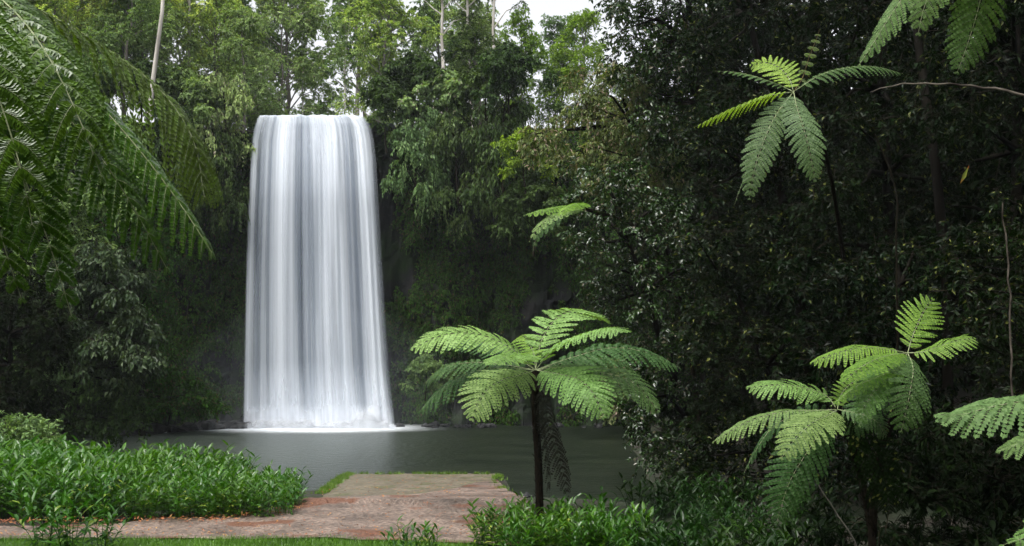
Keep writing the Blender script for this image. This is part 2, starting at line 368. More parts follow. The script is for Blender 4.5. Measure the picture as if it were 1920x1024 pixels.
ro = N('ShaderNodeMapRange'); L(mr.outputs[0], ro.inputs[0]); ro.inputs[3].default_value = .3; ro.inputs[4].default_value = .9; L(ro.outputs[0], bs.inputs['Roughness'])
bu = N('ShaderNodeBump'); bu.inputs['Distance'].default_value = .14; bu.inputs['Strength'].default_value = .8; L(n1.outputs[0], bu.inputs['Height']); L(bu.outputs[0], bs.inputs['Normal']); L(bs.outputs[0], out.inputs[0])
v = [(-34, 24, 0), (12, 24, 0), (12, 66, 0), (-34, 66, 0)]
tag(link('water', mesh('water', v, [[0, 1, 2, 3]]), m), kind='structure')

# creek bed water feeding the lip
m2, nt, N, L = newmat('creek_water')
out = N('ShaderNodeOutputMaterial'); bs = N('ShaderNodeBsdfPrincipled'); bs.inputs['Base Color'].default_value = (.35, .38, .4, 1); bs.inputs['Roughness'].default_value = .2; L(bs.outputs[0], out.inputs[0])
tag(link('creek_water', mesh('creek_water', [(-15.3, 61.6, LIPZ - .04), (-7.4, 61.6, LIPZ - .04), (-7.6, 80, LIPZ + .9), (-15, 80, LIPZ + .9)], [[0, 1, 2, 3]]), m2), kind='structure')

# ------------------------------------------------------------------ ramp, path, lawn
def surfmat(name, lo, hi, patch, pscale, pth, fine=30, rough=.8, bump=.02, extra=None):
    m, nt, N, L = newmat(name)
    out = N('ShaderNodeOutputMaterial'); bs = N('ShaderNodeBsdfPrincipled'); tc = N('ShaderNodeTexCoord')
    n1 = N('ShaderNodeTexNoise'); n1.inputs['Scale'].default_value = 1.1; n1.inputs['Detail'].default_value = 7; n1.inputs['Roughness'].default_value = .62; L(tc.outputs['Object'], n1.inputs['Vector'])
    n2 = N('ShaderNodeTexNoise'); n2.inputs['Scale'].default_value = fine; n2.inputs['Detail'].default_value = 4; L(tc.outputs['Object'], n2.inputs['Vector'])
    mp = N('ShaderNodeMapping'); mp.inputs['Scale'].default_value = (.9, 1.05, 1); mp.inputs['Location'].default_value = (3.3, 1.7, 0); L(tc.outputs['Object'], mp.inputs[0])
    n3 = N('ShaderNodeTexNoise'); n3.inputs['Scale'].default_value = pscale; n3.inputs['Detail'].default_value = 6; L(mp.outputs[0], n3.inputs['Vector'])
    c = ramp(N, L, n1.outputs[0], [(.33, lo), (.67, hi)])
    g = ramp(N, L, n2.outputs[0], [(.3, .45), (.7, 1.5)])
    k = N('ShaderNodeMix'); k.data_type = 'RGBA'; k.blend_type = 'MULTIPLY'; k.inputs['Factor'].default_value = 1; L(c, k.inputs['A']); L(g, k.inputs['B'])
    pf = ramp(N, L, n3.outputs[0], [(pth, 0), (pth + .06, 1)])
    q = N('ShaderNodeMix'); q.data_type = 'RGBA'; L(pf, q.inputs['Factor']); L(k.outputs['Result'], q.inputs['A']); q.inputs['B'].default_value = (*patch, 1)
    L(q.outputs['Result'], bs.inputs['Base Color'])
    rr = ramp(N, L, n1.outputs[0], [(.35, rough * .65), (.65, rough)]); L(rr, bs.inputs['Roughness'])
    s = N('ShaderNodeMath'); s.operation = 'ADD'; L(n2.outputs[0], s.inputs[0]); L(n3.outputs[0], s.inputs[1])
    bu = N('ShaderNodeBump'); bu.inputs['Distance'].default_value = bump; L(s.outputs[0], bu.inputs['Height']); L(bu.outputs[0], bs.inputs['Normal'])
    L(bs.outputs[0], out.inputs[0]); return m
M['ramp'] = surfmat('ramp_concrete', (.085, .070, .045), (.15, .125, .085), (.07, .075, .025), 1.5, .56, 7, .8, .05)
M['mud'] = surfmat('path_mud', (.07, .05, .038), (.215, .158, .125), (.12, .05, .026), .8, .56, 13, .7, .06)
M['lawn'] = surfmat('lawn_soil', (.03, .06, .012), (.06, .12, .02), (.05, .035, .02), 2.2, .70, 20, .9, .04)

def strip(name, left, right, zf, mat, n=80, k=24, thick=None):
    """sheet between two edges given as functions of Y-sorted lists"""
    t = np.linspace(0, 1, n); lx = np.interp(t, np.linspace(0, 1, len(left)), [p[0] for p in left]); ly = np.interp(t, np.linspace(0, 1, len(left)), [p[1] for p in left])
    rx = np.interp(t, np.linspace(0, 1, len(right)), [p[0] for p in right]); ry = np.interp(t, np.linspace(0, 1, len(right)), [p[1] for p in right])
    s = np.linspace(0, 1, k)[None]
    x = lx[:, None] * (1 - s) + rx[:, None] * s; y = ly[:, None] * (1 - s) + ry[:, None] * s
    e = np.minimum(s, 1 - s) < 1e-6
    wob = np.array([[noise.noise(Vector((a * 1.3, b * 1.3, 5.))) for a, b in zip(r1, r2)] for r1, r2 in zip(x, y)])
    y = y + wob * (.10 + .5 * np.clip(y - 18.2, 0, 1))
    z = zf(x, y)
    v = np.stack([x, y, z], -1).reshape(-1, 3)
    i = (np.arange(n - 1)[:, None] * k + np.arange(k - 1)[None]).ravel()
    f = np.stack([i, i + 1, i + k + 1, i + k], 1)
    if thick:
        nv = len(v); v = np.concatenate([v, v - [0, 0, thick]])
        rim = []
        A = [r * k for r in range(n)]; B = [r * k + k - 1 for r in range(n)]
        for q in (A[::-1], B): rim += [(a, a + nv, b + nv, b) for a, b in zip(q, q[1:])]
        rim += [(a, a + nv, a + 1 + nv, a + 1) for a in range((n - 1) * k, n * k - 1)][::1]
        f = np.concatenate([f, np.array(rim)])
    return mesh(name, v, f, smooth=not thick)
def rampz(x, y):
    return ramp_z(y) + .012 * np.sin(x * 3 + y)
tag(link('boat_ramp', strip('boat_ramp', [(-4.3, 22.6), (-6.0, 38.0)], [(-.25, 22.6), (-.65, 38.0)], rampz, M['ramp'], 60, 24, .5), M['ramp']), kind='structure')
# muddy track crossing from left edge to the right in front of the ramp
def mudz(x, y):
    b = np.array([[noise.fractal(Vector((a * .8, c * .8, 2.)), 1., 2., 3) for a, c in zip(r1, r2)] for r1, r2 in zip(x, y)])
    return np.where(y > 21.6, ramp_z(y) + .035, 1.56) + .025 * b + .02
L_far = [(-16, 18.6), (-11, 18.9), (-8, 19.1), (-6, 19.8), (-4.9, 21.0), (-4.0, 22.3), (-3.0, 23.0), (-2.1, 23.6), (-1.5, 26.0), (-1.05, 30.0), (-.42, 31.0), (-.1, 25), (.35, 21.6), (.5, 19)]
L_near = [(-16, 17.4), (-11, 17.6), (-8, 17.8), (-6.6, 17.75), (-5.2, 17.75), (-4.2, 17.8), (-3.2, 17.75), (-2.4, 17.65), (-1.8, 17.6), (-1.0, 17.4), (-.2, 17.2), (.5, 17.2)]
tag(link('path', strip('path', L_near, L_far, mudz, M['mud'], 150, 40), M['mud']), kind='structure')
lx = np.linspace(-14, 3, 90); ly = np.linspace(9, 18.1, 60); LX, LY = np.meshgrid(lx, ly)
LZ = np.array([[1.53 + .02 * noise.noise(Vector((a, b, 0))) for a, b in zip(r, s)] for r, s in zip(LX, LY)])
i = (np.arange(59)[:, None] * 90 + np.arange(89)[None]).ravel()
tag(link('lawn', mesh('lawn', np.stack([LX, LY, LZ], -1).reshape(-1, 3), np.stack([i, i + 1, i + 91, i + 90], 1), smooth=True), M['lawn']), kind='structure')

rng = np.random.default_rng(5)
def blades(name, xy, z, h, wd, mat, label, cat=None):
    n = len(xy); a = rng.uniform(0, 2 * np.pi, n)
    b = np.stack([xy[:, 0], xy[:, 1], z], 1); s = np.stack([np.cos(a), np.sin(a), 0 * a], 1) * wd
    lean = rng.normal(size=(n, 3)) * .45; lean[:, 2] = 1
    tip = b + nrm(lean) * (h * rng.uniform(.5, 1.3, n))[:, None]
    v = np.stack([b - s, b + s, tip], 1).reshape(-1, 3)
    f = np.arange(3 * n).reshape(-1, 3)
    o = link(name, mesh(name, v, f), mat); return tag(o, label, cat, kind='stuff')
n = 52000
xy = np.stack([rng.uniform(-9.5, -.4, n), rng.uniform(14.6, 17.95, n)], 1)
edge = np.interp(xy[:, 0], [p[0] for p in L_near], [p[1] for p in L_near]) + .10 + np.array([noise.noise(Vector((a * 2., b * 2., 9))) * .2 for a, b in xy])
xy = xy[xy[:, 1] < edge]
blades('grass', xy, np.full(len(xy), 1.54), .095, .007, leafmat('grass_blade', (.04, .10, .012), (.09, .20, .02), (.17, .32, .04), trans=.3), 'short bright green lawn grass in front of the red dirt path', 'grass')

# moss and grass fringes along the ramp edges
pts = []
for _ in range(5200):
    t = rng.random(); k = rng.random()
    if k < .45:
        y = 24.5 + 13.4 * t; x = np.interp(y, [22.6, 38], [-4.3, -6.0]) + rng.normal() * .07 - .05 - .16 * (noise.noise(Vector((y, 0, 0))) + .3)
    elif k < .8:
        y = 25 + 13 * t; x = np.interp(y, [22.6, 38], [-.25, -.65]) + rng.normal() * .08 + .02 + .2 * (noise.noise(Vector((y, 4, 0))) + .2)
    else:
        y = 37.75 + rng.normal() * .10; x = -6 + 5.3 * t
    if k >= .45 and noise.noise(Vector((x * 2.2, y * .9, 3.))) < (.12 if k < .8 else -.15): continue
    pts.append((x, y))
xy = np.array(pts)
blades('moss_fringe', xy, ramp_z(xy[:, 1]) + .0, .13, .012, leafmat('moss_blade', (.07, .13, .012), (.13, .22, .02), (.22, .33, .04), trans=.3), 'bright mossy grass fringe growing along the ramp edges')

# ------------------------------------------------------------------ waterfall
def veilmat(name, shift, bands, base_a, gain, colr):
    m, nt, N, L = newmat(name)
    out = N('ShaderNodeOutputMaterial'); uv = N('ShaderNodeUVMap'); uv.uv_map = 'UVMap'
    sx = N('ShaderNodeSeparateXYZ'); L(uv.outputs[0], sx.inputs[0])
    def streak(scx, scy, off, det=2):
        mp = N('ShaderNodeMapping'); mp.inputs['Scale'].default_value = (scx, scy, 1); mp.inputs['Location'].default_value = (off, off * .7, 0)
        L(uv.outputs[0], mp.inputs[0]); n = N('ShaderNodeTexNoise'); n.inputs['Scale'].default_value = 1; n.inputs['Detail'].default_value = det; L(mp.outputs[0], n.inputs['Vector']); return n.outputs[0]
    s1 = streak(25, .35, shift); s2 = streak(80, .7, shift + 4, 2); s3 = streak(7, .5, shift + 9)
    wv = N('ShaderNodeMath'); wv.operation = 'MULTIPLY_ADD'; L(s3, wv.inputs[0]); wv.inputs[1].default_value = .06; L(sx.outputs[0], wv.inputs[2])
    wo = N('ShaderNodeMath'); wo.operation = 'SUBTRACT'; L(wv.outputs[0], wo.inputs[0]); wo.inputs[1].default_value = .03
    band = ramp(N, L, wo.outputs[0], bands, 'B_SPLINE')
    a = N('ShaderNodeMath'); a.operation = 'MULTIPLY_ADD'; L(s1, a.inputs[0]); a.inputs[1].default_value = gain; L(band, a.inputs[2])
    b = N('ShaderNodeMath'); b.operation = 'MULTIPLY_ADD'; L(s2, b.inputs[0]); b.inputs[1].default_value = gain * .28; L(a.outputs[0], b.inputs[2])
    c = N('ShaderNodeMath'); c.operation = 'ADD'; L(b.outputs[0], c.inputs[0]); c.inputs[1].default_value = base_a - gain * .70
    # thicker at the lip and, spreading again, near the foot
    vt = ramp(N, L, sx.outputs[1], [(0, .5), (.07, .2), (.20, .05), (.45, 0), (.80, .06), (.93, .34), (.97, .7), (1.0, 1)])
    d = N('ShaderNodeMath'); d.operation = 'ADD'; d.use_clamp = True; L(c.outputs[0], d.inputs[0]); L(vt, d.inputs[1])
    ed = ramp(N, L, sx.outputs[0], [(0, 0), (.018, .85), (.05, 1), (.94, 1), (1, 0)])
    e = N('ShaderNodeMath'); e.operation = 'MULTIPLY'; L(d.outputs[0], e.inputs[0]); L(ed, e.inputs[1])
    df = N('ShaderNodeBsdfDiffuse'); df.inputs['Color'].default_value = (*colr, 1)
    tl = N('ShaderNodeBsdfTranslucent'); tl.inputs['Color'].default_value = (*colr, 1)
    mx = N('ShaderNodeMixShader'); mx.inputs[0].default_value = .35; L(df.outputs[0], mx.inputs[1]); L(tl.outputs[0], mx.inputs[2])
    tp = N('ShaderNodeBsdfTransparent'); m2 = N('ShaderNodeMixShader'); L(e.outputs[0], m2.inputs[0]); L(tp.outputs[0], m2.inputs[1]); L(mx.outputs[0], m2.inputs[2])
    L(m2.outputs[0], out.inputs[0]); return m
PYS = [216, 222, 240, 262, 300, 400, 500, 600, 700, 799]
LE = [487, 482, 476, 472, 469, 464, 461, 459, 457, 456]
RE = [677, 688, 697, 702, 706, 712, 718, 724, 731, 741]
def veil(name, dy, fold, seed, mat, parent, grow=0.):
    nu, nv = 200, 110
    V, U = [], []
    vs = np.concatenate([np.linspace(0, .14, 26, endpoint=False), np.linspace(.14, 1, nv - 26)])
    for v in vs:
        py = 216 + (799 - 216) * max(0, (v - .035) / .965)
        Yc = 60.9 - 1.0 * sms(0.0, .30, v) - .8 * v ** .8 + dy
        if v < .035: Yc += (.035 - v) / .035 * 1.1
        l, r = np.interp(py, PYS, LE) - grow, np.interp(py, PYS, RE) + grow
        for k in range(nu):
            u = k / (nu - 1)
            f = fold * (noise.noise(Vector((u * 11 + seed, v * 1.1, seed))) + .5 * noise.noise(Vector((u * 31 + seed, v * 1.5, seed + 3)))) * min(1, v * 8 + .1)
            Yk = Yc + f - 1.2 * (math.sin(math.pi * u) - .5) * .35
            p = P(l + (r - l) * u, py, Yk)
            if v < .12: p.z += .10 * noise.noise(Vector((u * 14, 0, 1.))) * (1 - v / .12)
            V.append(p); U.append((u, v))
    nv = len(vs)
    i = (np.arange(nv - 1)[:, None] * nu + np.arange(nu - 1)[None]).ravel()
    return link(name, mesh(name, V, np.stack([i, i + nu, i + nu + 1, i + 1], 1), smooth=True, uv=U), mat, parent)
wf = empty('waterfall', P(590, 799, 59.2))
wf.location.z = 0
tag(wf, 'tall silky white waterfall dropping from the cliff rim into the pool', 'waterfall')
def wpar(o):
    o.matrix_parent_inverse = Matrix.Translation(-wf.location); return o
BA = [(0, .9), (.03, .85), (.06, .4), (.09, .2), (.12, .65), (.15, .3), (.18, .25), (.21, .8), (.27, 1.), (.32, .5), (.35, .85), (.39, .2), (.42, .15), (.44, .6), (.46, .25), (.50, .95), (.54, .45), (.58, .9), (.64, .65), (.68, 1.), (.73, .55), (.76, .15), (.79, .5), (.82, .15), (.86, .9), (.92, .95), (.97, .5)]
BB = [(0, .55), (.12, .5), (.28, .75), (.42, .5), (.58, .8), (.8, .55), (.92, .75), (1, .5)]
wpar(veil('back_sheet', .55, .25, 3., veilmat('veil_back', 1.3, BB, -.06, .5, (.33, .39, .48)), wf))
wpar(veil('front_sheet', 0, .35, 8., veilmat('veil_front', 5.1, BA, -.16, .9, (.86, .91, .97)), wf))
wpar(veil('outer_strands', -.35, .3, 14., veilmat('veil_outer', 9.7, [(0, .25), (.2, .2), (.3, .6), (.42, .0), (.55, .5), (.64, .55), (.78, .1), (.9, .5), (1, .2)], -.36, 1.1, (.88, .91, .96)), wf, 1.5))
# churned spray at the foot: many soft overlapping puffs of droplets
m, nt, N, L = newmat('spray')
out = N('ShaderNodeOutputMaterial'); df = N('ShaderNodeBsdfDiffuse'); df.inputs['Color'].default_value = (.88, .92, .97, 1); tp = N('ShaderNodeBsdfTransparent'); mx = N('ShaderNodeMixShader')
lw = N('ShaderNodeLayerWeight'); lw.inputs[0].default_value = .5
rr = ramp(N, L, lw.outputs['Facing'], [(.0, .16), (.45, .08), (.85, 0)]); L(rr, mx.inputs[0]); L(tp.outputs[0], mx.inputs[1]); L(df.outputs[0], mx.inputs[2]); L(mx.outputs[0], out.inputs[0])
mb = MB(); rg = np.random.default_rng(3)
th = np.linspace(0, np.pi, 7); ph = np.linspace(0, 2 * np.pi, 12, endpoint=False)
sv = np.array([(math.sin(a) * math.cos(b), math.sin(a) * math.sin(b), math.cos(a)) for a in th for b in ph])
si = [(r * 12 + c, (r + 1) * 12 + c, (r + 1) * 12 + (c + 1) % 12, r * 12 + (c + 1) % 12) for r in range(6) for c in range(12)]
for k in range(260):
    px = rg.uniform(455, 742); r = rg.uniform(.12, .36) * (1.5 if 672 < px < 702 else 1)
    if px > 730 or px < 468: r *= .6
    p = P(px, 799, 58.7 + rg.normal() * .35)
    mb.add(sv * [r * 1.3, r, r * rg.uniform(.6, 1.9) * (1.5 if 672 < px < 702 else .9)] + [p.x, p.y, .05 + r * .15], si)
wpar(mb.build('spray', m, wf, smooth=True))

# ------------------------------------------------------------------ tree prototypes
def trunk_pts(h, lean, seed, n=9):
    rg = np.random.default_rng(seed)
    t = np.linspace(0, 1, n)
    w = np.cumsum(rg.normal(size=(n, 2)) * h * .012, 0)
    return np.stack([lean[0] * t * h + w[:, 0] - w[0, 0], lean[1] * t * h + w[:, 1] - w[0, 1], -.5 + (h + .5) * t], 1)

def make_tree(name, h, cw, z0, K, seed, leaf, bark, L=.26, W=.12, ns=16, nl=14, rr=(.75, 1.3), tr=.16, lean=(.03, .02), droop=.25, squash=.75, sparse=False, loc=(0, 0, 0), topfrac=.92, limbs=True):
    rg = np.random.default_rng(seed)
    root = empty(name, loc)
    tp = trunk_pts(h * topfrac, lean, seed)
    mb = MB(); mb.tube(tp, np.linspace(tr, tr * .25, len(tp)), 8)
    cs, rs = [], []
    for k in range(K):
        f = rg.random() ** (.8 if not sparse else .55)
        z = z0 + (h - z0) * f
        env = cw * math.sin(math.pi * min(1, max(.08, (.18 + .82 * f) if not sparse else (.3 + .6 * f)))) ** .6
        a = rg.uniform(0, 2 * math.pi); q = env * rg.uniform(.35, 1.0)
        tz = np.array([np.interp(z, tp[:, 2], tp[:, i_]) for i_ in range(2)])
        c = np.array([tz[0] + q * math.cos(a), tz[1] + q * math.sin(a), z]); cs.append(c)
        rs.append(rg.uniform(*rr) * (1 - .25 * f))
        if limbs and (k % 2 == 0 or sparse):
            zs = max(z0 * .8, z - q * .7); s0 = np.array([np.interp(zs, tp[:, 2], tp[:, i_]) for i_ in range(3)])
            mid = (s0 + c) / 2 + np.array([0, 0, .12 * q]) + rg.normal(size=3) * .08 * q
            mb.tube([s0, mid, c], [tr * .38 * (1 - .6 * f), tr * .22, tr * .06], 5)
    mb.build('trunk', bark, root, True)
    cb = MB(); sprays(cb, rg, cs, rs, ns, nl, L, W, droop=droop, squash=squash)
    cb.build('crown', [leaf, M['twig']], root)
    return root

def copy_tree(src, loc, rz, sc, leaf=None, bark=None):
    r = src.copy(); col.objects.link(r); r.location = loc; r.rotation_euler = (0, 0, rz); r.scale = sc if hasattr(sc, '__len__') else (sc, sc, sc)
    for ch in list(src.children):
        c = ch.copy(); col.objects.link(c); c.parent = r
        mt = leaf if ch.name.startswith('crown') else (bark if ch.name.startswith('trunk') else None)
        if mt:
            c.material_slots[0].link = 'OBJECT'; c.material_slots[0].material = mt
    return r

KINDS = {
 'bushy': dict(h=10, cw=3.1, z0=1.0, K=64, seed=11, leaf=M['rim_mid'], bark=M['greybark'], L=.155, W=.085, ns=28, nl=20),
 'round': dict(h=10, cw=3.6, z0=2.0, K=56, seed=12, leaf=M['rim_mid'], bark=M['greybark'], rr=(.9, 1.4), lean=(-.04, .02), L=.155, W=.085, ns=30, nl=20),
 'gum': dict(h=16, cw=2.6, z0=8.5, K=26, seed=13, leaf=M['rim_grey'], bark=M['pale'], rr=(.7, 1.2), sparse=True, tr=.2, ns=12, nl=12, droop=.4, L=.3, W=.09),
 'slim': dict(h=12, cw=1.5, z0=2.5, K=34, seed=14, leaf=M['rim_light'], bark=M['pale'], rr=(.5, .95), sparse=True, tr=.10, ns=13, nl=12, lean=(-.07, .02), L=.22, W=.10),
 'airy': dict(h=9, cw=3.2, z0=1.2, K=44, seed=15, leaf=M['rim_light'], bark=M['greybark'], rr=(.6, 1.15), sparse=True, tr=.10, ns=26, nl=18, L=.155, W=.08),
 'shrub': dict(h=3.2, cw=2.0, z0=.3, K=26, seed=16, leaf=M['rim_mid'], bark=M['twig'], rr=(.5, .9), tr=.06, ns=20, nl=17, L=.17, W=.09, droop=.45),
 'hanging': dict(h=3.4, cw=1.7, z0=-1.2, K=30, seed=17, leaf=M['rim_dark'], bark=M['twig'], rr=(.5, .9), tr=.06, ns=18, nl=17, L=.17, W=.07, droop=1.0),
}
used = {}
def plant_tree(kind, name, cat, px, Y, h, label, leaf, group=None, bark=None, z=None, wide=1., rz=None, x=None):
    spec = KINDS[kind]
    x = P(px, 300, Y).x if x is None else x
    zz = hz(x, Y) - .1 if z is None else z
    if rz is None: rz = (px * 12.9898 + Y * 3.1) % 6.28
    s = h / spec['h']
    sc = (s * wide, s * wide, s)
    if kind not in used:
        o = make_tree(name, **spec, loc=(x, Y, zz)); o.rotation_euler.z = rz; o.scale = sc; used[kind] = o
        for ch in o.children:
            mt = leaf if ch.name.startswith('crown') else bark
            if mt: ch.material_slots[0].link = 'OBJECT'; ch.material_slots[0].material = mt
    else:
        o = copy_tree(used[kind], (x, Y, zz), rz, sc, leaf, bark or spec['bark'])
    o.name = name
    tag(o, label, cat, group)
    return o

G1 = 'trees along the cliff rim'
rim = [
 # kind, px, Y, h, label, leaf, wide
 ('bushy', 20, 57, 11, 'light green bushy tree at the top left corner behind the fern', 'rim_light', 1.1),
 ('airy', 95, 60, 11, 'yellow green open tree left of the white trunk at upper left', 'rim_light', 1.1),
 ('round', 190, 64, 11, 'olive green round tree left of the thick white trunk', 'rim_grey', 1.1),
 ('gum', 278, 56.5, 17, 'tall gum with thick white trunk at upper left', 'rim_grey', .72),
 ('airy', 310, 63, 8, 'pale green open tree at the foot of the thick white trunk', 'rim_grey', 1.),
 ('slim', 362, 65, 16, 'slender leaning pale tree right of the thick white trunk', 'rim_light', 1.),
 ('bushy', 405, 67, 11, 'yellow green bushy tree between the slender pale tree and the falls', 'rim_light', .85),
 ('round', 455, 64.5, 8.4, 'grey green feathery tree up and left of the waterfall lip', 'rim_grey', .95),
 ('airy', 520, 69, 11, 'open grey green tree standing behind the left half of the lip', 'rim_grey', .9),
 ('slim', 575, 70, 10, 'thin tree with grey trunk behind the middle of the waterfall lip', 'rim_mid', .9),
 ('slim', 655, 67, 12, 'thin pale leaning tree rising behind the right end of the lip', 'rim_mid', .8),
 ('gum', 668, 78, 22, 'tall grey trunk rising out of the frame above the right of the falls', 'rim_mid', .8),
 ('airy', 705, 66, 10.5, 'bright green open tree up and right of the waterfall lip', 'rim_light', 1.05),
 ('bushy', 712, 69, 8.2, 'fresh green bushy tree left of the white sky gap', 'rim_light', .8),
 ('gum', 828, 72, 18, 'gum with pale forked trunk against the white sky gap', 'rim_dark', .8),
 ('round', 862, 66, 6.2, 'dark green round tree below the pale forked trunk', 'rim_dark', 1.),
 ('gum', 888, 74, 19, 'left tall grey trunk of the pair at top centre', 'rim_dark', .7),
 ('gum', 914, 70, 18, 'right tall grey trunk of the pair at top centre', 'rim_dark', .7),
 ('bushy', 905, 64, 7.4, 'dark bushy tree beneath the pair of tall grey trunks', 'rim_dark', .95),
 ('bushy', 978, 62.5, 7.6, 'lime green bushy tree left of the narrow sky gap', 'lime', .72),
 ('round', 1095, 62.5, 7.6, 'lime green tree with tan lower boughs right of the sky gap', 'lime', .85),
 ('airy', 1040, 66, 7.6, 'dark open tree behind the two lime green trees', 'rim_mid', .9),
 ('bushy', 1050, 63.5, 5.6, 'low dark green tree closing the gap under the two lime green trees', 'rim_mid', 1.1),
 ('round', 232, 60, 8.5, 'mid green round tree above the highest fern frond', 'rim_mid', 1.1),
]
for kd, px, Yd, h, lb, lf, wd in rim:
    plant_tree(kd, {'bushy': 'bushy_tree', 'round': 'round_tree', 'gum': 'gum_tree', 'slim': 'slender_tree', 'airy': 'open_tree'}[kd], 'tree', px, Yd, h, lb, M[lf], G1, wide=wd, z=max(hz(P(px, 300, Yd).x, Yd) - .1, LIPZ - .3))
# farther row: nothing tells these apart
rg = np.random.default_rng(21)
for k in range(17):
    px = -30 + k * 72 + rg.uniform(-20, 20)
    if 540 < px < 660 or 700 < px < 835 or 975 < px < 1110: continue
    plant_tree('bushy' if k % 3 == 0 else ('airy' if k % 3 == 1 else 'round'), 'distant_tree', 'tree', px, 82 + rg.uniform(-6, 8), 13 + rg.uniform(-2, 3),
               'hazy grey green tree of the far row behind the cliff rim', M['rim_grey' if k % 2 else 'rim_mid'], 'far trees behind the cliff rim')
G2 = 'shrubs hanging over the cliff rim'
hang = [
 ('shrub', 175, 56.5, 3.6, 'mid green shrub on the rim behind the upper fern frond', 'rim_mid', -1),
 ('shrub', 262, 58.5, 3.4, 'dark green shrub on the rim below the thick white trunk', 'rim_dark', -.6),
 ('shrub', 330, 59.5, 4.4, 'rounded green shrub on the rim right of the fern tip', 'rim_mid', -1.8),
 ('shrub', 385, 60.2, 4.2, 'full green shrub hanging over the dark cliff left of the falls', 'rim_mid', -2.4),
 ('hanging', 418, 60.2, 4.4, 'tan green drooping shrub touching the left edge of the falls', 'rim_grey', -1.6),
 ('hanging', 400, 59.4, 4.2, 'dark trailing shrub low on the cliff left of the falls', 'rim_dark', -5),
 ('hanging', 318, 58.2, 4.4, 'dark trailing shrub on the cliff beside the fern tip', 'rim_dark', -4),
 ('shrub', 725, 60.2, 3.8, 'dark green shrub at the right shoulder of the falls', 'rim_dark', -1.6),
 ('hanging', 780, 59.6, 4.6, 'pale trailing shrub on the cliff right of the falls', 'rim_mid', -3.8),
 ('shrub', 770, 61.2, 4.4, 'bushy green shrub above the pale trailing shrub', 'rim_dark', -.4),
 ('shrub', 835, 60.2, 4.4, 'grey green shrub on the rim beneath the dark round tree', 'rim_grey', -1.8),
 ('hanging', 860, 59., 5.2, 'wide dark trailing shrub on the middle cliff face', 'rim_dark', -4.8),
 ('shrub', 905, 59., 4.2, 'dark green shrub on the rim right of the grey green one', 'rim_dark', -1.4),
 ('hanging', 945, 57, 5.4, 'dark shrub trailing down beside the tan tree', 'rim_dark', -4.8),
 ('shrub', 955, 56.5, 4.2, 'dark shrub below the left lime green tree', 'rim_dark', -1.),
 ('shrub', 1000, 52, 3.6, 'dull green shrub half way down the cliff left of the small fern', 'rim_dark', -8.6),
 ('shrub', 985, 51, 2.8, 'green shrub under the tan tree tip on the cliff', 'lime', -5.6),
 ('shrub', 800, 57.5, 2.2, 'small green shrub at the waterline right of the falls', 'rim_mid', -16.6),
 ('shrub', 850, 58, 2.0, 'small dark shrub at the foot of the cliff behind the tree fern', 'rim_dark', -17.2),
 ('shrub', 1115, 52, 1.8, 'bright low shrub at the water edge right of the tree fern trunk', 'rim_mid', -17.6),
]
for kd, px, Yd, h, lb, lf, dz in hang:
    x = P(px, 300, Yd).x
    plant_tree(kd, 'shrub' if kd == 'shrub' else 'trailing_shrub', 'shrub', px, Yd, h, lb, M[lf], G2 if dz > -10 else 'shrubs at the water edge', z=LIPZ + dz)

# creepers and small ferns coating the cliff: nobody could count them
rg = np.random.default_rng(8)
cs, rs = [], []
while len(cs) < 9000:
    x = rg.uniform(-31, 13); v = rg.uniform(.05, 1.0)
    q = noise.fractal(Vector((x * .28, v * 4.5, 7.7)), 1., 2., 4)
    dens = .35 + .65 * sms(.35, .95, v) if x < -15.5 else .55 + .45 * sms(.4, .9, v)
    if -15.4 < x < -7.2: dens *= .15
    if q < .12 - dens * .8: continue
    p = cliff_pt(x, v); cs.append((p[0], p[1] - .15, p[2])); rs.append(rg.uniform(.3, .75))
cb = MB(); sprays(cb, rg, cs, rs, 6, 9, .17, .08, droop=.9, squash=.9, up=.0, inner=.1)
tag(cb.build('creepers', [M['creeper'], M['twig']]), 'dark green creepers and small ferns coating the wet cliff face', 'creeper', kind='stuff')

# ------------------------------------------------------------------ boulders at the cliff foot
m = barkmat('boulder', (.012, .013, .014), (.06, .06, .06), 1.8, 1, .45, .6); M['boulder'] = m
def boulder(seed):
    rg = np.random.default_rng(seed)
    th = np.linspace(0, np.pi, 11); ph = np.linspace(0, 2 * np.pi, 16, endpoint=False)
    s = np.array([(math.sin(a) * math.cos(b), math.sin(a) * math.sin(b), math.cos(a)) for a in th for b in ph])
    planes = nrm(rg.normal(size=(9, 3))); off = rg.uniform(.55, .9, 9)
    for pn, q in zip(planes, off):
        dd = s @ pn; k = dd > q; s[k] *= (q / dd[k])[:, None]
    s += np.array([noise.noise_vector(Vector(p) * 2.5) * .09 for p in s])
    f = [(r * 16 + c, (r + 1) * 16 + c, (r + 1) * 16 + (c + 1) % 16, r * 16 + (c + 1) % 16) for r in range(10) for c in range(16)]
    return mesh('boulder', s * [1.2, 1, .75], f)
bm_ = [boulder(s) for s in (1, 2, 3, 4)]
for b in bm_: b.materials.append(m)
rg = np.random.default_rng(31)
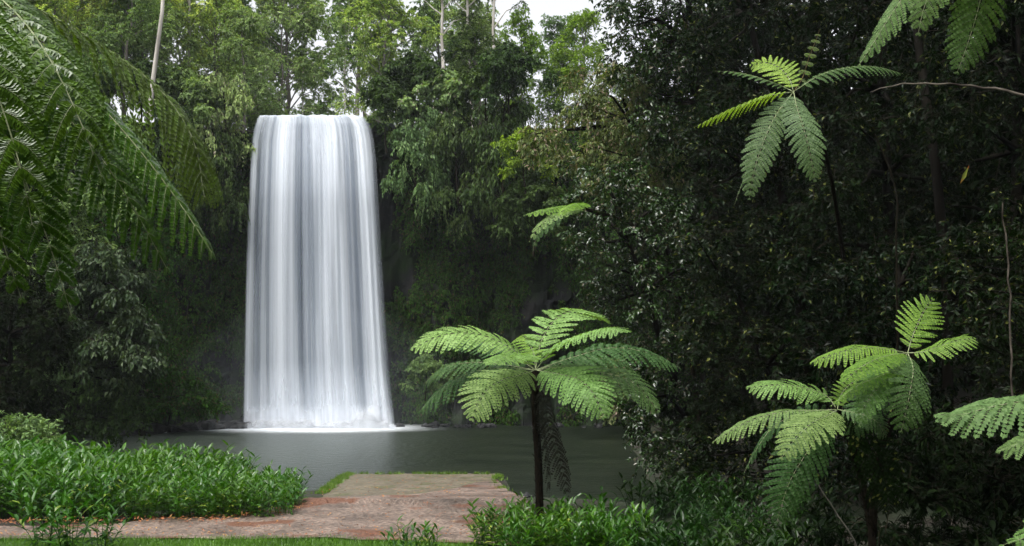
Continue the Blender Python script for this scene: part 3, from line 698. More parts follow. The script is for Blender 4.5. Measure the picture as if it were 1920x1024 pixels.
for k in range(62):
    if k < 38: px = rg.uniform(235, 470); Yb = np.interp(px, [235, 470], [54.5, 59.3]) + rg.uniform(-.5, 1.2); s = rg.uniform(.22, .75)
    elif k < 54: px = rg.uniform(742, 1140); Yb = 58.9 + rg.uniform(-.4, .8); s = rg.uniform(.15, .45)
    else: px = rg.uniform(935, 1000); Yb = rg.uniform(25.5, 33); s = rg.uniform(.12, .3); px = 960 + (rg.uniform(.25, .8) / Yb) * FPX
    x = P(px, 790, Yb).x
    o = bpy.data.objects.new('boulder', bm_[k % 4]); col.objects.link(o); o.location = (x, Yb, max(.02 * s, hz(x, Yb) + .05 * s)); o.scale = (s, s, s * rg.uniform(.7, 1.2)); o.rotation_euler = (rg.uniform(-.3, .3), rg.uniform(-.3, .3), rg.uniform(0, 6.28))
    g = ('dark wet boulder at the waterline left of the waterfall', 'boulders left of the waterfall') if k < 38 else (('small dark rock at the far waterline right of the waterfall', 'rocks right of the waterfall') if k < 54 else ('grey rock on the bank between the ramp and the tree fern trunk', 'rocks beside the ramp'))
    tag(o, g[0], 'rock', g[1])

# ------------------------------------------------------------------ trees filling a given outline (near masses)
def mass(name, label, cat, poly, Y0, Y1, K, rr, leaf, bark, base, tr, seed, L=.12, W=.06, ns=18, nl=13, droop=.3, group=None, squash=.8, limbs=26, outward=.5, inner=.35):
    rg = np.random.default_rng(seed)
    P0 = np.array(poly, float); lo, hi = P0.min(0), P0.max(0)
    cs, rs = [], []
    while len(cs) < K:
        a = rg.uniform(lo, hi)
        if not inside(a[0], a[1], poly): continue
        Yk = rg.uniform(Y0, Y1); p = P(a[0], a[1], Yk)
        if p.z < hz(p.x, p.y) - .2: continue
        cs.append(tuple(p)); rs.append(rg.uniform(*rr))
    cs = np.array(cs); bx, by = base
    bz = hz(bx, by)
    root = empty(name, (bx, by, bz)); tag(root, label, cat, group)
    c0 = cs.mean(0); top = cs[cs[:, 2].argmax()]
    n = 9; t = np.linspace(0, 1, n)
    mid = np.array([(bx + c0[0]) / 2, (by + c0[1]) / 2, (bz + c0[2]) / 2])
    B = np.array([bx, by, bz - .4]); E = np.array([c0[0] * .5 + top[0] * .5, c0[1], top[2] - .3])
    tp = ((1 - t) ** 2)[:, None] * B + (2 * t * (1 - t))[:, None] * mid + (t * t)[:, None] * E
    tp += rg.normal(size=tp.shape) * .06
    mb = MB(); mb.tube(tp, np.linspace(tr, tr * .25, n), 8)
    for c in cs[:limbs]:
        k = int(np.clip(np.searchsorted(tp[:, 2], c[2] - .8), 1, n - 2)); s0 = tp[k]
        md = (s0 + c) / 2 + rg.normal(size=3) * .15 + [0, 0, .15]
        mb.tube([s0, md, c], [tr * .4, tr * .22, tr * .08], 5)
    mb.v = [v - [bx, by, bz] for v in mb.v]
    mb.build('trunk', bark, root, True)
    cb = MB(); sprays(cb, rg, cs - [bx, by, bz], rs, ns, nl, L, W, droop=droop, squash=squash, outward=outward, inner=inner)
    cb.build('crown', [leaf, M['twig']], root)
    return root

GR = 'trees of the right bank'
mass('glossy_tree', 'glossy small leaved tree leaning over the pool right of the centre fern', 'tree',
     [(1045, 330), (1120, 295), (1240, 330), (1330, 440), (1340, 620), (1300, 760), (1215, 930), (1192, 880), (1190, 800), (1160, 640), (1085, 500)], 24.5, 28, 112, (.35, .62), M['gloss'], M['darkbark'], (5.6, 28), .16, 41, L=.115, W=.065, group=GR)
mass('tan_tree', 'tan tipped tree reaching left over the cliff at upper centre', 'tree',
     [(975, 250), (1040, 215), (1070, 140), (1150, 110), (1250, 200), (1270, 320), (1180, 400), (1080, 350), (1035, 320)], 28.5, 33, 85, (.35, .7), M['tan'], M['darkbark'], (7.5, 34), .15, 42, L=.15, W=.055, droop=.5, group=GR)
mass('tall_dark_tree', 'tall dark tree whose edge meets the white sky at top centre', 'tree',
     [(1140, -90), (1330, -90), (1340, 260), (1230, 340), (1170, 230), (1150, 60)], 27, 31, 85, (.5, .9), M['gloss'], M['darkbark'], (7.5, 30), .2, 43, L=.14, W=.07, group=GR)
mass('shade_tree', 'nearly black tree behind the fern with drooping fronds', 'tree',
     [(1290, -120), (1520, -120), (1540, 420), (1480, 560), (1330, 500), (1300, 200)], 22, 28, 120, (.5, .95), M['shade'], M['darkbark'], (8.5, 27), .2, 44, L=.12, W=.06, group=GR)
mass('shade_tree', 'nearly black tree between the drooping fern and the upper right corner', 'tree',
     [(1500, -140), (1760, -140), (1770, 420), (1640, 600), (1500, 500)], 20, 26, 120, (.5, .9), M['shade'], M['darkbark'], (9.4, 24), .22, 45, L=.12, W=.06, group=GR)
mass('shade_tree', 'dark tree with painted lit-leaf flecks filling the upper right corner', 'tree',
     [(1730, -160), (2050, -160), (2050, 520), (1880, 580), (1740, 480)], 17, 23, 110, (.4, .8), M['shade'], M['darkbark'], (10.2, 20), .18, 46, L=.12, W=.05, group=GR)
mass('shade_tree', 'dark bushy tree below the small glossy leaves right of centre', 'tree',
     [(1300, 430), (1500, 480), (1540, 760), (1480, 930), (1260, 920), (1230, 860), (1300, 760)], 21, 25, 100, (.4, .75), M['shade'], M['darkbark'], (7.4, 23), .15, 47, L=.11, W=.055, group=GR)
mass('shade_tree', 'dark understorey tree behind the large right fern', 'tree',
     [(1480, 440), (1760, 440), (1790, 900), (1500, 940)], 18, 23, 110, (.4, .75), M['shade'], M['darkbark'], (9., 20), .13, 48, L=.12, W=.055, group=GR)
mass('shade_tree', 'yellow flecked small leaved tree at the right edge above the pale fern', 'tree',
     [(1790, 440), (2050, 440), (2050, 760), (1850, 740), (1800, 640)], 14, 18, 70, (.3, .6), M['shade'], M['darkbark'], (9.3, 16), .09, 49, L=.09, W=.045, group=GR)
mass('undergrowth_bush', 'bush with deep shade painted into its leaves at the lower right corner', 'bush',
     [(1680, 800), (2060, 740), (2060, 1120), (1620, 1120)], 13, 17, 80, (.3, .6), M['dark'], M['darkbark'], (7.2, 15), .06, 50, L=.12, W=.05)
for k, (x, y_, h, wd) in enumerate([(13, 44, 22, 1.2), (17, 37, 22, 1.3), (21, 31, 22, 1.4), (11, 52, 20, 1.1), (24, 42, 24, 1.4), (15, 30, 20, 1.2), (16.5, 24, 18, 1.2), (9.5, 38, 17, .9), (9.2, 46, 14, .9)]):
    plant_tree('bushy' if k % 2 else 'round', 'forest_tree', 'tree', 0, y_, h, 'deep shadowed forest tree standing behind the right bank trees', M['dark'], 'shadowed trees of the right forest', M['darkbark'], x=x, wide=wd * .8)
can = make_tree('unseen_canopy_tree', 22, 5.5, 12.5, 60, 71, M['dark'], M['darkbark'], L=.30, W=.16, ns=18, nl=14, rr=(1.1, 1.8), tr=.3, sparse=True)  # out-of-frame trees added to darken the right forest
for k, (x, y_, rz) in enumerate([(12.5, 5, 0), (9, -3, 1), (19, 10, 2), (17, -4, 3), (2.5, -9, 4), (-10, -9, 5), (8, 2, .6)]):
    o = can if k == 0 else copy_tree(can, (0, 0, 0), 0, 1)
    o.location = (x, y_, hz(x, y_)); o.rotation_euler.z = rz
    tag(o, 'tall canopy tree whose high crown shades the forest floor', 'tree', 'unseen canopy trees added to shade the viewpoint')
for k, (x, y_, h) in enumerate([(-24, -14, 20), (-14, -18, 22), (-4, -17, 20), (6, -16, 22), (16, -16, 21), (26, -12, 22), (27, 0, 22), (-22, -2, 20)]):  # unseen row added to block low sky light from behind the camera
    plant_tree('bushy' if k % 2 else 'round', 'forest_tree', 'tree', 0, y_, h, 'unseen forest tree added behind the viewpoint to block low sky light', M['dark'], 'unseen sky-blocking trees behind the viewpoint', M['darkbark'], x=x, wide=1.3)
# low bushes skirting the right shore
for k, (x, y_, h, lb, lf) in enumerate([(6.8, 42, 3.2, 'dark low bush on the right shore behind the glossy tree', 'dark'), (7.5, 50, 3.6, 'dark low bush on the far right shore near the cliff', 'rim_dark'),
                                 (6.2, 34, 3.4, 'dark bush overhanging the right shore of the pool', 'dark'), (6.9, 56, 4.5, 'brown green bush where the right shore meets the cliff', 'tan')]):
    plant_tree('shrub', 'shore_bush', 'bush', 0, y_, h, lb, M[lf], None, x=x)

# left bank
GL = 'trees of the left bank'
mass('bank_tree', 'dull green tree with pale drooping sprays left of the falls', 'tree',
     [(120, 440), (240, 470), (285, 560), (275, 690), (215, 730), (130, 690), (90, 560)], 38, 42, 70, (.5, .95), M['bank'], M['darkbark'], (-19, 42), .17, 61, L=.24, W=.12, droop=.6, squash=.5, group=GL)
mass('bank_tree', 'dark tree with pink flecked leaves at the left edge', 'tree',
     [(-120, 520), (110, 480), (140, 640), (90, 800), (-120, 830)], 30, 34, 90, (.5, .9), M['dark'], M['darkbark'], (-16.5, 33), .15, 62, L=.17, W=.09, droop=.4, group=GL)
mass('bank_tree', 'shadowed tree overhanging the pool at its left shore', 'tree',
     [(40, 640), (240, 660), (270, 800), (180, 830), (60, 840)], 40, 45, 70, (.5, .9), M['rim_dark'], M['darkbark'], (-20.5, 43), .14, 63, L=.17, W=.085, droop=.5, group=GL)
mass('bank_tree', 'tall green tree behind the left fern fronds', 'tree',
     [(-140, 60), (160, 140), (260, 260), (230, 480), (60, 520), (-140, 540)], 43, 49, 130, (.7, 1.3), M['rim_mid'], M['darkbark'], (-24, 47), .22, 64, L=.24, W=.11, droop=.35, group=GL)
mass('bank_tree', 'dark green tree against the shaded cliff left of the falls', 'tree',
     [(200, 330), (300, 330), (330, 480), (320, 680), (240, 740), (210, 560)], 51, 55, 70, (.6, 1.1), M['creeper'], M['darkbark'], (-19.5, 54), .2, 65, L=.2, W=.09, droop=.5, group=GL)
mass('bank_bush', 'low green bush at the foot of the cliff left of the falls', 'bush',
     [(215, 710), (330, 690), (400, 720), (430, 770), (300, 775), (200, 800)], 53.5, 57, 60, (.4, .7), M['creeper'], M['darkbark'], (-19, 56), .06, 66, L=.2, W=.09, droop=.4)
mass('bank_bush', 'rounded bush at the left edge behind the leafy bed', 'bush',
     [(-60, 790), (40, 780), (110, 815), (120, 850), (-60, 870)], 27, 30, 50, (.3, .55), M['rim_mid'], M['darkbark'], (-14, 29), .05, 67, L=.14, W=.05, droop=.3)
for k, (x, y_, h) in enumerate([(-27, 38, 14), (-30, 45, 16), (-25, 53, 12), (-33, 52, 18)]):
    plant_tree('round', 'forest_tree', 'tree', 0, y_, h, 'shadowed forest tree on the left slope behind the bank trees', M['rim_dark'], 'shadowed trees of the left slope', M['darkbark'], x=x)

# bare trunks and boughs seen in the dark right forest
def pole(name, pts, r0, r1, mat, label, cat, n=14, jit=.008):
    w_ = [np.array(P(*p)) for p in pts]
    q = catmull(np.array(w_), n); rg = np.random.default_rng(int(abs(pts[0][0])))
    q = q + rg.normal(size=q.shape) * jit
    mb = MB(); mb.tube(q - q[0], np.linspace(r0, r1, len(q)), 7)
    o = mb.build(name, mat, None, True); o.location = q[0]
    return tag(o, label, cat)
def catmull(p, n):
    d = np.r_[0, np.cumsum(np.linalg.norm(np.diff(p, axis=0), axis=1))]; d /= d[-1]
    if len(p) == 2: t = np.linspace(0, 1, n)[:, None]; return p[0] * (1 - t) + p[1] * t
    m_ = np.gradient(p, d, axis=0)
    t = np.linspace(0, 1, n); k = np.clip(np.searchsorted(d, t, 'right') - 1, 0, len(p) - 2)
    h = (d[k + 1] - d[k])[:, None]; s = ((t - d[k])[:, None]) / h
    return (2 * s**3 - 3 * s**2 + 1) * p[k] + (s**3 - 2 * s**2 + s) * h * m_[k] + (-2 * s**3 + 3 * s**2) * p[k + 1] + (s**3 - s**2) * h * m_[k + 1]
pole('dark_tree', [(1772, 1060, 19.5), (1768, 440, 19.5), (1745, 250, 19.6), (1720, 60, 20), (1715, -60, 20)], .12, .08, M['darkbark'], 'thick dark trunk below the bare branch at right', 'tree trunk')
pole('sapling', [(1682, 700, 15.5), (1681, 470, 15.4), (1676, 340, 15.3), (1640, 250, 15.2)], .016, .012, M['twig'], 'thin grey sapling stem left of the thick dark trunk', 'tree trunk')
pole('sapling', [(1897, 760, 12.8), (1893, 590, 12.8), (1890, 500, 12.8), (1880, 380, 12.8)], .014, .010, M['mossbranch'], 'thin pale sapling stem at the right edge', 'tree trunk')
pole('bare_branch', [(1990, 186, 12.2), (1915, 177, 12.2), (1850, 165, 12.3), (1760, 158, 12.3), (1690, 158, 12.4), (1630, 172, 12.5)], .022, .008, M['mossbranch'], 'bare lichen mottled branch reaching in from the right edge', 'branch', 18, .012)
pole('thin_stem', [(1528, 900, 12.5), (1560, 950, 12.6), (1600, 1010, 12.7), (1620, 1060, 12.8)], .008, .01, M['greybark'], 'thin stick leaning below the right tree fern', 'stick', 8, .005)

# ------------------------------------------------------------------ ferns
def frond(parent, pts, halfw, hint=(0, 0, 1), n=26, m=11, droop=.2, mat='fern', rib='rib', bare=.12, fwd=.35, curl=.3, roll=0., label=None, seed=0, ribw=.008, gap=.56, ragged=0., fat=1.7):
    rg = np.random.default_rng(seed + int(abs(pts[-1][0]))); n = int(n * .70); m = max(9, int(m * .9))
    w_ = np.array([np.array(P(*p)) if not isinstance(p, Vector) else np.array(p) for p in pts])
    org = np.array(parent.location)
    q = catmull(w_, 60)
    seg = np.r_[0, np.cumsum(np.linalg.norm(np.diff(q, axis=0), axis=1))]; Ltot = seg[-1]
    def at(t): return np.stack([np.interp(t * Ltot, seg, q[:, k]) for k in range(3)], -1)
    u = np.linspace(0, 1, n) ; t = bare + (1 - bare) * (u ** .95)
    p = at(t); T = nrm(at(np.minimum(t + .01, 1)) - at(np.maximum(t - .01, 0)))
    hint = nrm(np.array(hint, float))
    Nn = nrm(hint - (T @ hint)[:, None] * T)
    S = np.cross(T, Nn)
    if roll:
        Nn, S = Nn * math.cos(roll) + S * math.sin(roll), S * math.cos(roll) - Nn * math.sin(roll)
    wd = halfw * np.interp(u, [0, .1, .3, .5, .72, .88, .96, 1], [.42, .74, .98, 1, .78, .45, .22, .08])
    sp = Ltot * (1 - bare) / n
    mb = MB(); V = []
    for sg in (-1., 1.):
        jit = rg.normal(size=(n, 3)) * .035
        w2 = wd * rg.uniform(.9, 1.06, n) * np.where(rg.random(n) < ragged, rg.uniform(.1, .6, n), 1)
        al = fwd + .35 * u
        D = nrm(S * sg * np.cos(al)[:, None] + T * np.sin(al)[:, None] + jit)
        s = (np.arange(m) + .6) / m
        def pos(s_):
            s_ = s_[None, :, None]; W = w2[:, None, None]
            return p[:, None] + D[:, None] * W * s_ + T[:, None] * W * curl * .4 * s_ ** 2 - np.array([0, 0, 1.]) * droop * W * s_ ** 2 - Nn[:, None] * W * .10 * s_ ** 2 + Nn[:, None] * W * .10 * s_ * (1 - s_)
        c = pos(s); tg = nrm(pos(s + .02) - pos(s - .02)); N2 = np.broadcast_to(Nn[:, None], c.shape)
        pr = nrm(np.cross(N2, tg))
        ln = sp * gap * (1.0 - .62 * s ** 2.2)[None] * np.interp(u, [0, .8, 1], [1, 1, .8])[:, None]
        ln = np.minimum(ln, w2[:, None] * .6)
        for h in (-1., 1.):
            dd = pr * h + tg * .45 + rg.normal(size=c.shape) * .05
            L_ = (ln * rg.uniform(.88, 1.1, ln.shape)).ravel(); W_ = np.repeat(w2 / m * fat, m)
            pn = nrm(np.cross(tg, pr)); pn = pn * np.sign((pn * N2).sum(-1, keepdims=True) + 1e-6)
            v, f = leaves(c.reshape(-1, 3), dd.reshape(-1, 3), pn.reshape(-1, 3) + rg.normal(size=(n * m, 3)) * .12, L_, W_, fold=.10, curl=.12)
            mb.add(v, f, 0)
        # terminal leaflet
        e = pos(np.array([.93, .99]))
        v, f = leaves(e[:, 0], e[:, 1] - e[:, 0], Nn, w2 * .13 + .01, w2 / m * .9); mb.add(v, f, 0)
        # pinna midribs
        ss = np.linspace(0, .95, 5); r = pos(ss) + Nn[:, None] * .002; wr = (ribw * .2 * (1 - ss * .8))[None, :, None] + 0 * r
        a = r + T[:, None] * wr; b = r - T[:, None] * wr
        vv = np.stack([a, b], 2).reshape(-1, 3); i = (np.arange(n)[:, None] * 10 + np.arange(4)[None] * 2).ravel()
        mb.add(vv, np.stack([i, i + 1, i + 3, i + 2], 1), 1)
    tt = np.linspace(0, 1, 24); mb.tube(at(tt), ribw * (1 - .82 * tt), 5, 1)
    mb.v = [v - org for v in mb.v]
    o = mb.build('frond', [M[mat], M[rib]], parent)
    if label: o['label'] = label
    return o

def fern_trunk(parent, pts, r0, r1, mat='ferntrunk', seed=1, shag=True):
    rg = np.random.default_rng(seed)
    q = catmull(np.array([np.array(p) for p in pts]), 16) - np.array(parent.location)
    mb = MB(); mb.tube(q, np.linspace(r0, r1, 16), 9)
    if shag:      # old frond stubs and root fibres
        k = 260; t = rg.random(k); a = rg.uniform(0, 2 * np.pi, k)
        c = np.stack([np.interp(t, np.linspace(0, 1, 16), q[:, j]) for j in range(3)], 1)
        rr_ = (r0 + (r1 - r0) * t)[:, None] * .9
        d = np.stack([np.cos(a), np.sin(a), 0 * a], 1)
        v, f = leaves(c + d * rr_, d * .5 + np.array([0, 0, 1.]) + rg.normal(size=(k, 3)) * .3, d, .09, .02); mb.add(v, f)
    return mb.build('trunk', M[mat], parent, True)

# the tree fern in the middle
base = Vector((.52, 18.8, hz(.52, 18.8))); cf = empty('tree_fern', base)
tag(cf, 'tree fern with dark trunk and spreading crown standing in front of the pool', 'tree fern')
K0 = (1004, 694, 18.8)
fern_trunk(cf, [base - Vector((0, 0, .3)), P(1009, 860, 18.8), P(1003, 760, 18.8), P(1004, 694, 18.8)], .078, .066)
frond(cf, [K0, (960, 655, 18.7), (880, 625, 18.5), (820, 632, 18.3), (774, 654, 18.2)], 0.552, (.0, -.50, 1), droop=.12, seed=1)
frond(cf, [K0, (975, 668, 18.2), (965, 664, 17.5), (950, 668, 16.9), (925, 682, 16.4)], 0.504, (0, -.15, 1), droop=.1, seed=2, mat='fern')
frond(cf, [K0, (1040, 652, 18.4), (1085, 630, 17.9), (1130, 618, 17.4), (1165, 622, 17.0)], .62, (-.1, -.25, 1), droop=.12, seed=3)
frond(cf, [K0, (1015, 640, 19.2), (1050, 592, 19.8), (1095, 583, 20.4), (1135, 602, 21.0)], 0.6, (-.25, -.62, 1), droop=.05, seed=4)
frond(cf, [K0, (1080, 668, 18.9), (1150, 652, 19.1), (1215, 662, 19.2), (1274, 690, 19.3)], 0.504, (.1, -.45, 1), droop=.22, seed=5, mat='ferndark')
frond(cf, [K0, (1060, 688, 18.4), (1115, 696, 18.0), (1185, 716, 17.8), (1234, 770, 17.6)], 0.528, (.3, -.55, .8), droop=.15, seed=6, mat='ferndark')
frond(cf, [K0, (1040, 700, 18.2), (1085, 712, 17.6), (1110, 735, 17.2), (1132, 780, 17.0)], 0.576, (.1, -.9, .6), droop=.1, seed=7, mat='fern')
frond(cf, [K0, (972, 704, 18.2), (935, 716, 17.6), (905, 740, 17.2), (885, 785, 17.0)], 0.552, (-.1, -.9, .6), droop=.1, seed=8, mat='fernpale')
frond(cf, [K0, (940, 690, 18.8), (880, 700, 18.7), (830, 728, 18.6), (786, 772, 18.5)], 0.408, (-.3, -.3, 1), droop=.5, seed=9, mat='ferndark')
frond(cf, [K0, (945, 684, 19.2), (880, 680, 19.6), (830, 690, 19.8), (795, 720, 20)], 0.408, (-.3, -.4, 1), droop=.3, seed=10, mat='ferndark')
frond(cf, [K0, (1060, 680, 19.3), (1120, 672, 19.8), (1170, 682, 20.2), (1200, 705, 20.5)], 0.408, (.3, -.4, 1), droop=.3, seed=11, mat='ferndark')
frond(cf, [K0, (1018, 740, 18.7), (1030, 800, 18.65), (1052, 870, 18.6), (1066, 930, 18.6)], .26, (.5, -.8, .1), droop=.6, seed=12, mat='ferndead', rib='twig', label='dead brown frond hanging against the trunk', n=22, fwd=.2, gap=.5)
frond(cf, [K0, (1012, 750, 18.85), (1020, 820, 18.9), (1028, 880, 18.95), (1030, 930, 19.)], 0.24, (.9, -.4, .1), droop=.75, seed=13, mat='ferndead', rib='twig', label='dead brown frond hanging against the trunk', n=14, gap=.34)

frond(cf, [K0, (965, 668, 19.4), (915, 645, 20.), (865, 640, 20.4), (830, 652, 20.6)], .42, (-.1, -.5, 1), droop=.15, seed=14, mat='ferndark')
frond(cf, [K0, (1002, 668, 18.9), (994, 648, 19.3), (985, 632, 19.8), (978, 628, 20.2)], .34, (-.1, -.8, .6), droop=.1, seed=15, mat='fernlime', n=18)
# double crowned tree fern at right
bx, by = P(1640, 1000, 11.2).x, 11.2
base = Vector((bx, by, hz(bx, by))); rf = empty('tree_fern', base)
tag(rf, 'tree fern with two leaning crowns of bright fronds in the dark right forest', 'tree fern')
A = (1702, 662, 11.2); B = (1570, 768, 11.0)
fern_trunk(rf, [base - Vector((0, 0, .3)), P(1636, 1000, 11.3), P(1650, 850, 11.4), P(1690, 740, 11.3), P(*A)], .05, .04, seed=2)
fern_trunk(rf, [P(1636, 1000, 11.3), P(1615, 900, 11.5), P(1590, 820, 11.2), P(*B)], .04, .03, seed=3)
S_ = dict(ribw=.006)
frond(rf, [A, (1708, 640, 11.25), (1722, 605, 11.4), (1738, 575, 11.5), (1748, 562, 11.5)], 0.288, (-.1, -.9, .3), mat='fernlime', n=18, droop=.05, seed=1, **S_)
frond(rf, [A, (1730, 660, 11.1), (1765, 648, 11.0), (1800, 638, 10.9), (1826, 634, 10.9)], 0.24, (.1, -.6, 1), mat='fernlime', n=20, droop=.15, seed=2, **S_)
frond(rf, [A, (1665, 655, 11.2), (1620, 652, 11.1), (1570, 662, 11.0), (1521, 680, 11.0)], 0.228, (-.1, -.45, 1), mat='fernlime', droop=.25, n=24, seed=3, **S_)
frond(rf, [A, (1675, 665, 10.9), (1640, 675, 10.5), (1605, 695, 10.2), (1580, 718, 10.0)], 0.204, (-.2, -.5, 1), mat='fernlime', droop=.2, n=24, seed=4, **S_)
frond(rf, [A, (1685, 690, 10.9), (1650, 705, 10.6), (1605, 725, 10.4), (1559, 760, 10.3)], 0.156, (-.4, -.3, 1), mat='fernlime', droop=.4, n=24, seed=5, **S_)
frond(rf, [A, (1712, 690, 10.8), (1708, 725, 10.5), (1700, 765, 10.4), (1690, 808, 10.4)], 0.3, (.1, -1, .1), mat='ferndark', n=22, droop=.05, seed=6, **S_)
frond(rf, [B, (1550, 742, 11.1), (1510, 728, 11.1), (1460, 722, 11.0), (1403, 727, 11.0)], 0.276, (-.1, -.5, 1), mat='fern', n=24, droop=.15, seed=7, ragged=.05, **S_)
frond(rf, [B, (1530, 770, 10.9), (1470, 772, 10.8), (1400, 792, 10.8), (1338, 828, 10.8)], 0.204, (-.1, -.35, 1), mat='fernpale', n=28, droop=.3, seed=8, **S_)
frond(rf, [B, (1550, 780, 10.6), (1520, 795, 10.2), (1492, 822, 10.0), (1466, 858, 9.9)], 0.288, (-.2, -.75, .8), mat='fernpale', n=24, droop=.1, seed=9, **S_)
frond(rf, [B, (1545, 800, 10.8), (1515, 845, 10.6), (1480, 905, 10.5), (1457, 978, 10.5)], 0.312, (-.1, -1, .15), mat='ferndark', n=26, droop=.05, seed=10, **S_)
frond(rf, [B, (1600, 790, 11.0), (1635, 840, 11.), (1660, 900, 11.), (1668, 960, 11.)], 0.36, (.2, -1, .0), mat='shade', n=26, droop=.05, seed=11, rib='twig', label='dull dark green old frond hanging down', **S_)
frond(rf, [B, (1500, 775, 11.4), (1450, 800, 11.6), (1420, 840, 11.6), (1396, 885, 11.6)], 0.144, (-1, -.1, .3), mat='ferndark', n=22, droop=.1, seed=12, **S_)
frond(rf, [A, (1680, 700, 11.2), (1645, 730, 11.1), (1615, 770, 11.0), (1592, 820, 11.0)], 0.264, (-.2, -.9, .3), mat='ferndark', n=24, droop=.1, seed=13, **S_)
frond(rf, [B, (1592, 772, 10.9), (1620, 778, 10.8), (1645, 792, 10.7), (1660, 818, 10.7)], .17, (.2, -.8, .6), mat='ferndark', n=20, droop=.15, seed=14, **S_)
frond(rf, [B, (1575, 745, 11.2), (1592, 722, 11.4), (1618, 706, 11.5), (1645, 700, 11.6)], .17, (.1, -.7, 1), mat='fernlime', n=20, droop=.15, seed=15, **S_)
frond(rf, [A, (1672, 690, 10.9), (1640, 728, 10.5), (1622, 765, 10.3), (1612, 798, 10.3)], .20, (-.2, -.8, .5), mat='fern', n=22, droop=.1, seed=16, **S_)

# fern with drooping fronds under the bare branch
bx, by = 7.4, 22.0
base = Vector((bx, by, hz(bx, by))); mf = empty('tree_fern', base)
tag(mf, 'tree fern with two drooping fronds left of the bare branch', 'tree fern')
A = (1488, 172, 13.4)
fern_trunk(mf, [base - Vector((0, 0, .3)), P(1600, 700, 22.), P(1570, 400, 19.5), P(1530, 235, 16), P(*A)], .05, .032, seed=4, shag=False)
frond(mf, [A, (1440, 180, 13.2), (1390, 198, 13.0), (1350, 215, 13.0), (1303, 238, 13.0)], .17, (-.6, .25, 1), mat='fernlime', n=26, droop=.35, seed=1, **S_)
frond(mf, [A, (1480, 148, 13.6), (1462, 128, 13.8), (1435, 118, 14.0), (1408, 122, 14.1)], .27, (-.2, -.8, .5), mat='fernlime', n=20, droop=.05, seed=2, **S_)
frond(mf, [A, (1540, 140, 13.5), (1590, 127, 13.6), (1640, 125, 13.7), (1692, 138, 13.8)], .19, (.1, -.5, 1), mat='ferndark', n=28, droop=.5, seed=3, **S_)
frond(mf, [A, (1455, 215, 13.1), (1430, 270, 12.9), (1412, 330, 12.8), (1405, 372, 12.8)], .25, (-.2, -1, .2), mat='fernmid', n=26, droop=.05, seed=4, **S_)
frond(mf, [A, (1495, 205, 13.0), (1508, 245, 12.7), (1520, 295, 12.6), (1528, 338, 12.6)], .29, (.1, -1, .2), mat='fernmid', n=26, droop=.05, seed=5, **S_)
frond(mf, [A, (1450, 225, 13.5), (1420, 280, 13.5), (1395, 335, 13.5), (1376, 386, 13.5)], .09, (-1, -.1, .3), mat='fernmid', n=22, droop=.1, seed=6, **S_)
frond(mf, [A, (1505, 145, 13.6), (1518, 105, 13.7), (1530, 75, 13.8), (1537, 55, 13.9)], .09, (-.2, -1, .2), mat='fernbrown', n=14, droop=.25, seed=7, gap=.4, rib='ribbrown', label='sparse brownish young frond standing upright', **S_)
frond(mf, [A, (1450, 155, 13.8), (1410, 142, 14.0), (1375, 135, 14.2), (1338, 133, 14.3)], .10, (0, -.4, 1), mat='ferndark', n=20, droop=.3, seed=8, **S_)

# small fern on the edge of the glossy tree
bx, by = 5.9, 31.
base = Vector((bx, by, hz(bx, by))); sf = empty('tree_fern', base)
tag(sf, 'small tree fern poking out of the glossy tree half way up', 'tree fern')
A = (1098, 392, 25.4)
fern_trunk(sf, [base - Vector((0, 0, .3)), P(1300, 700, 30.), P(1200, 430, 27), P(*A)], .07, .05, seed=5, shag=False)
frond(sf, [A, (1070, 386, 24.6), (1040, 390, 24.), (1010, 396, 23.6), (983, 404, 23.4)], .30, (-.1, -.5, 1), mat='fernlime', n=20, droop=.25, seed=1)
frond(sf, [A, (1065, 395, 24.2), (1035, 405, 23.6), (1010, 425, 23.3), (993, 452, 23.2)], .26, (-.4, -.6, .8), mat='fernpale', n=20, droop=.3, seed=2)
frond(sf, [A, (1090, 382, 24.4), (1075, 384, 23.4), (1055, 396, 22.8), (1050, 408, 22.6)], .26, (-.1, -.4, 1), mat='fernlime', n=18, droop=.25, seed=3)
frond(sf, [A, (1060, 402, 24.8), (1030, 420, 24.8), (1008, 440, 24.8), (1000, 468, 24.8)], .20, (-.5, -.6, .5), mat='ferndark', n=16, droop=.3, seed=4)

# big fern hanging in from the upper left, close to the camera
C0 = (-190, -110, 4.9)
cp = P(*C0); base = Vector((cp.x - .1, cp.y, hz(cp.x, cp.y))); lf_ = empty('tree_fern', base)
tag(lf_, 'near tree fern with long dark fronds drooping in from the upper left', 'tree fern')
fern_trunk(lf_, [base - Vector((0, 0, .3)), Vector((cp.x - .05, cp.y, 4)), cp], .11, .09, seed=6)
NL = dict(mat='fernleft', m=20, ribw=.009, gap=.44, fat=2.6)
frond(lf_, [C0, (60, 12, 5.4), (200, 92, 5.7), (310, 180, 5.8), (362, 262, 5.8), (383, 368, 5.8)], .40, (.25, -.25, 1), n=36, droop=.85, seed=1, bare=.16, label='long frond with brownish underside arching highest', **{**NL, 'mat': 'fernbrown'})
frond(lf_, [C0, (30, 60, 4.7), (170, 180, 4.7), (280, 305, 4.7), (350, 400, 4.7), (396, 472, 4.7)], .30, (.2, -.3, 1), n=38, droop=.8, seed=2, bare=.14, **NL)
frond(lf_, [C0, (-10, 70, 4.4), (100, 190, 4.4), (200, 310, 4.4), (262, 410, 4.5), (312, 502, 4.6)], .26, (.0, -.6, 1), n=34, droop=.5, seed=3, bare=.14, **NL)
frond(lf_, [C0, (-60, 90, 4.1), (0, 230, 4.0), (60, 370, 4.0), (100, 480, 4.05), (134, 592, 4.1)], .21, (-.2, -1, .3), n=32, droop=.35, seed=4, bare=.16, **NL)
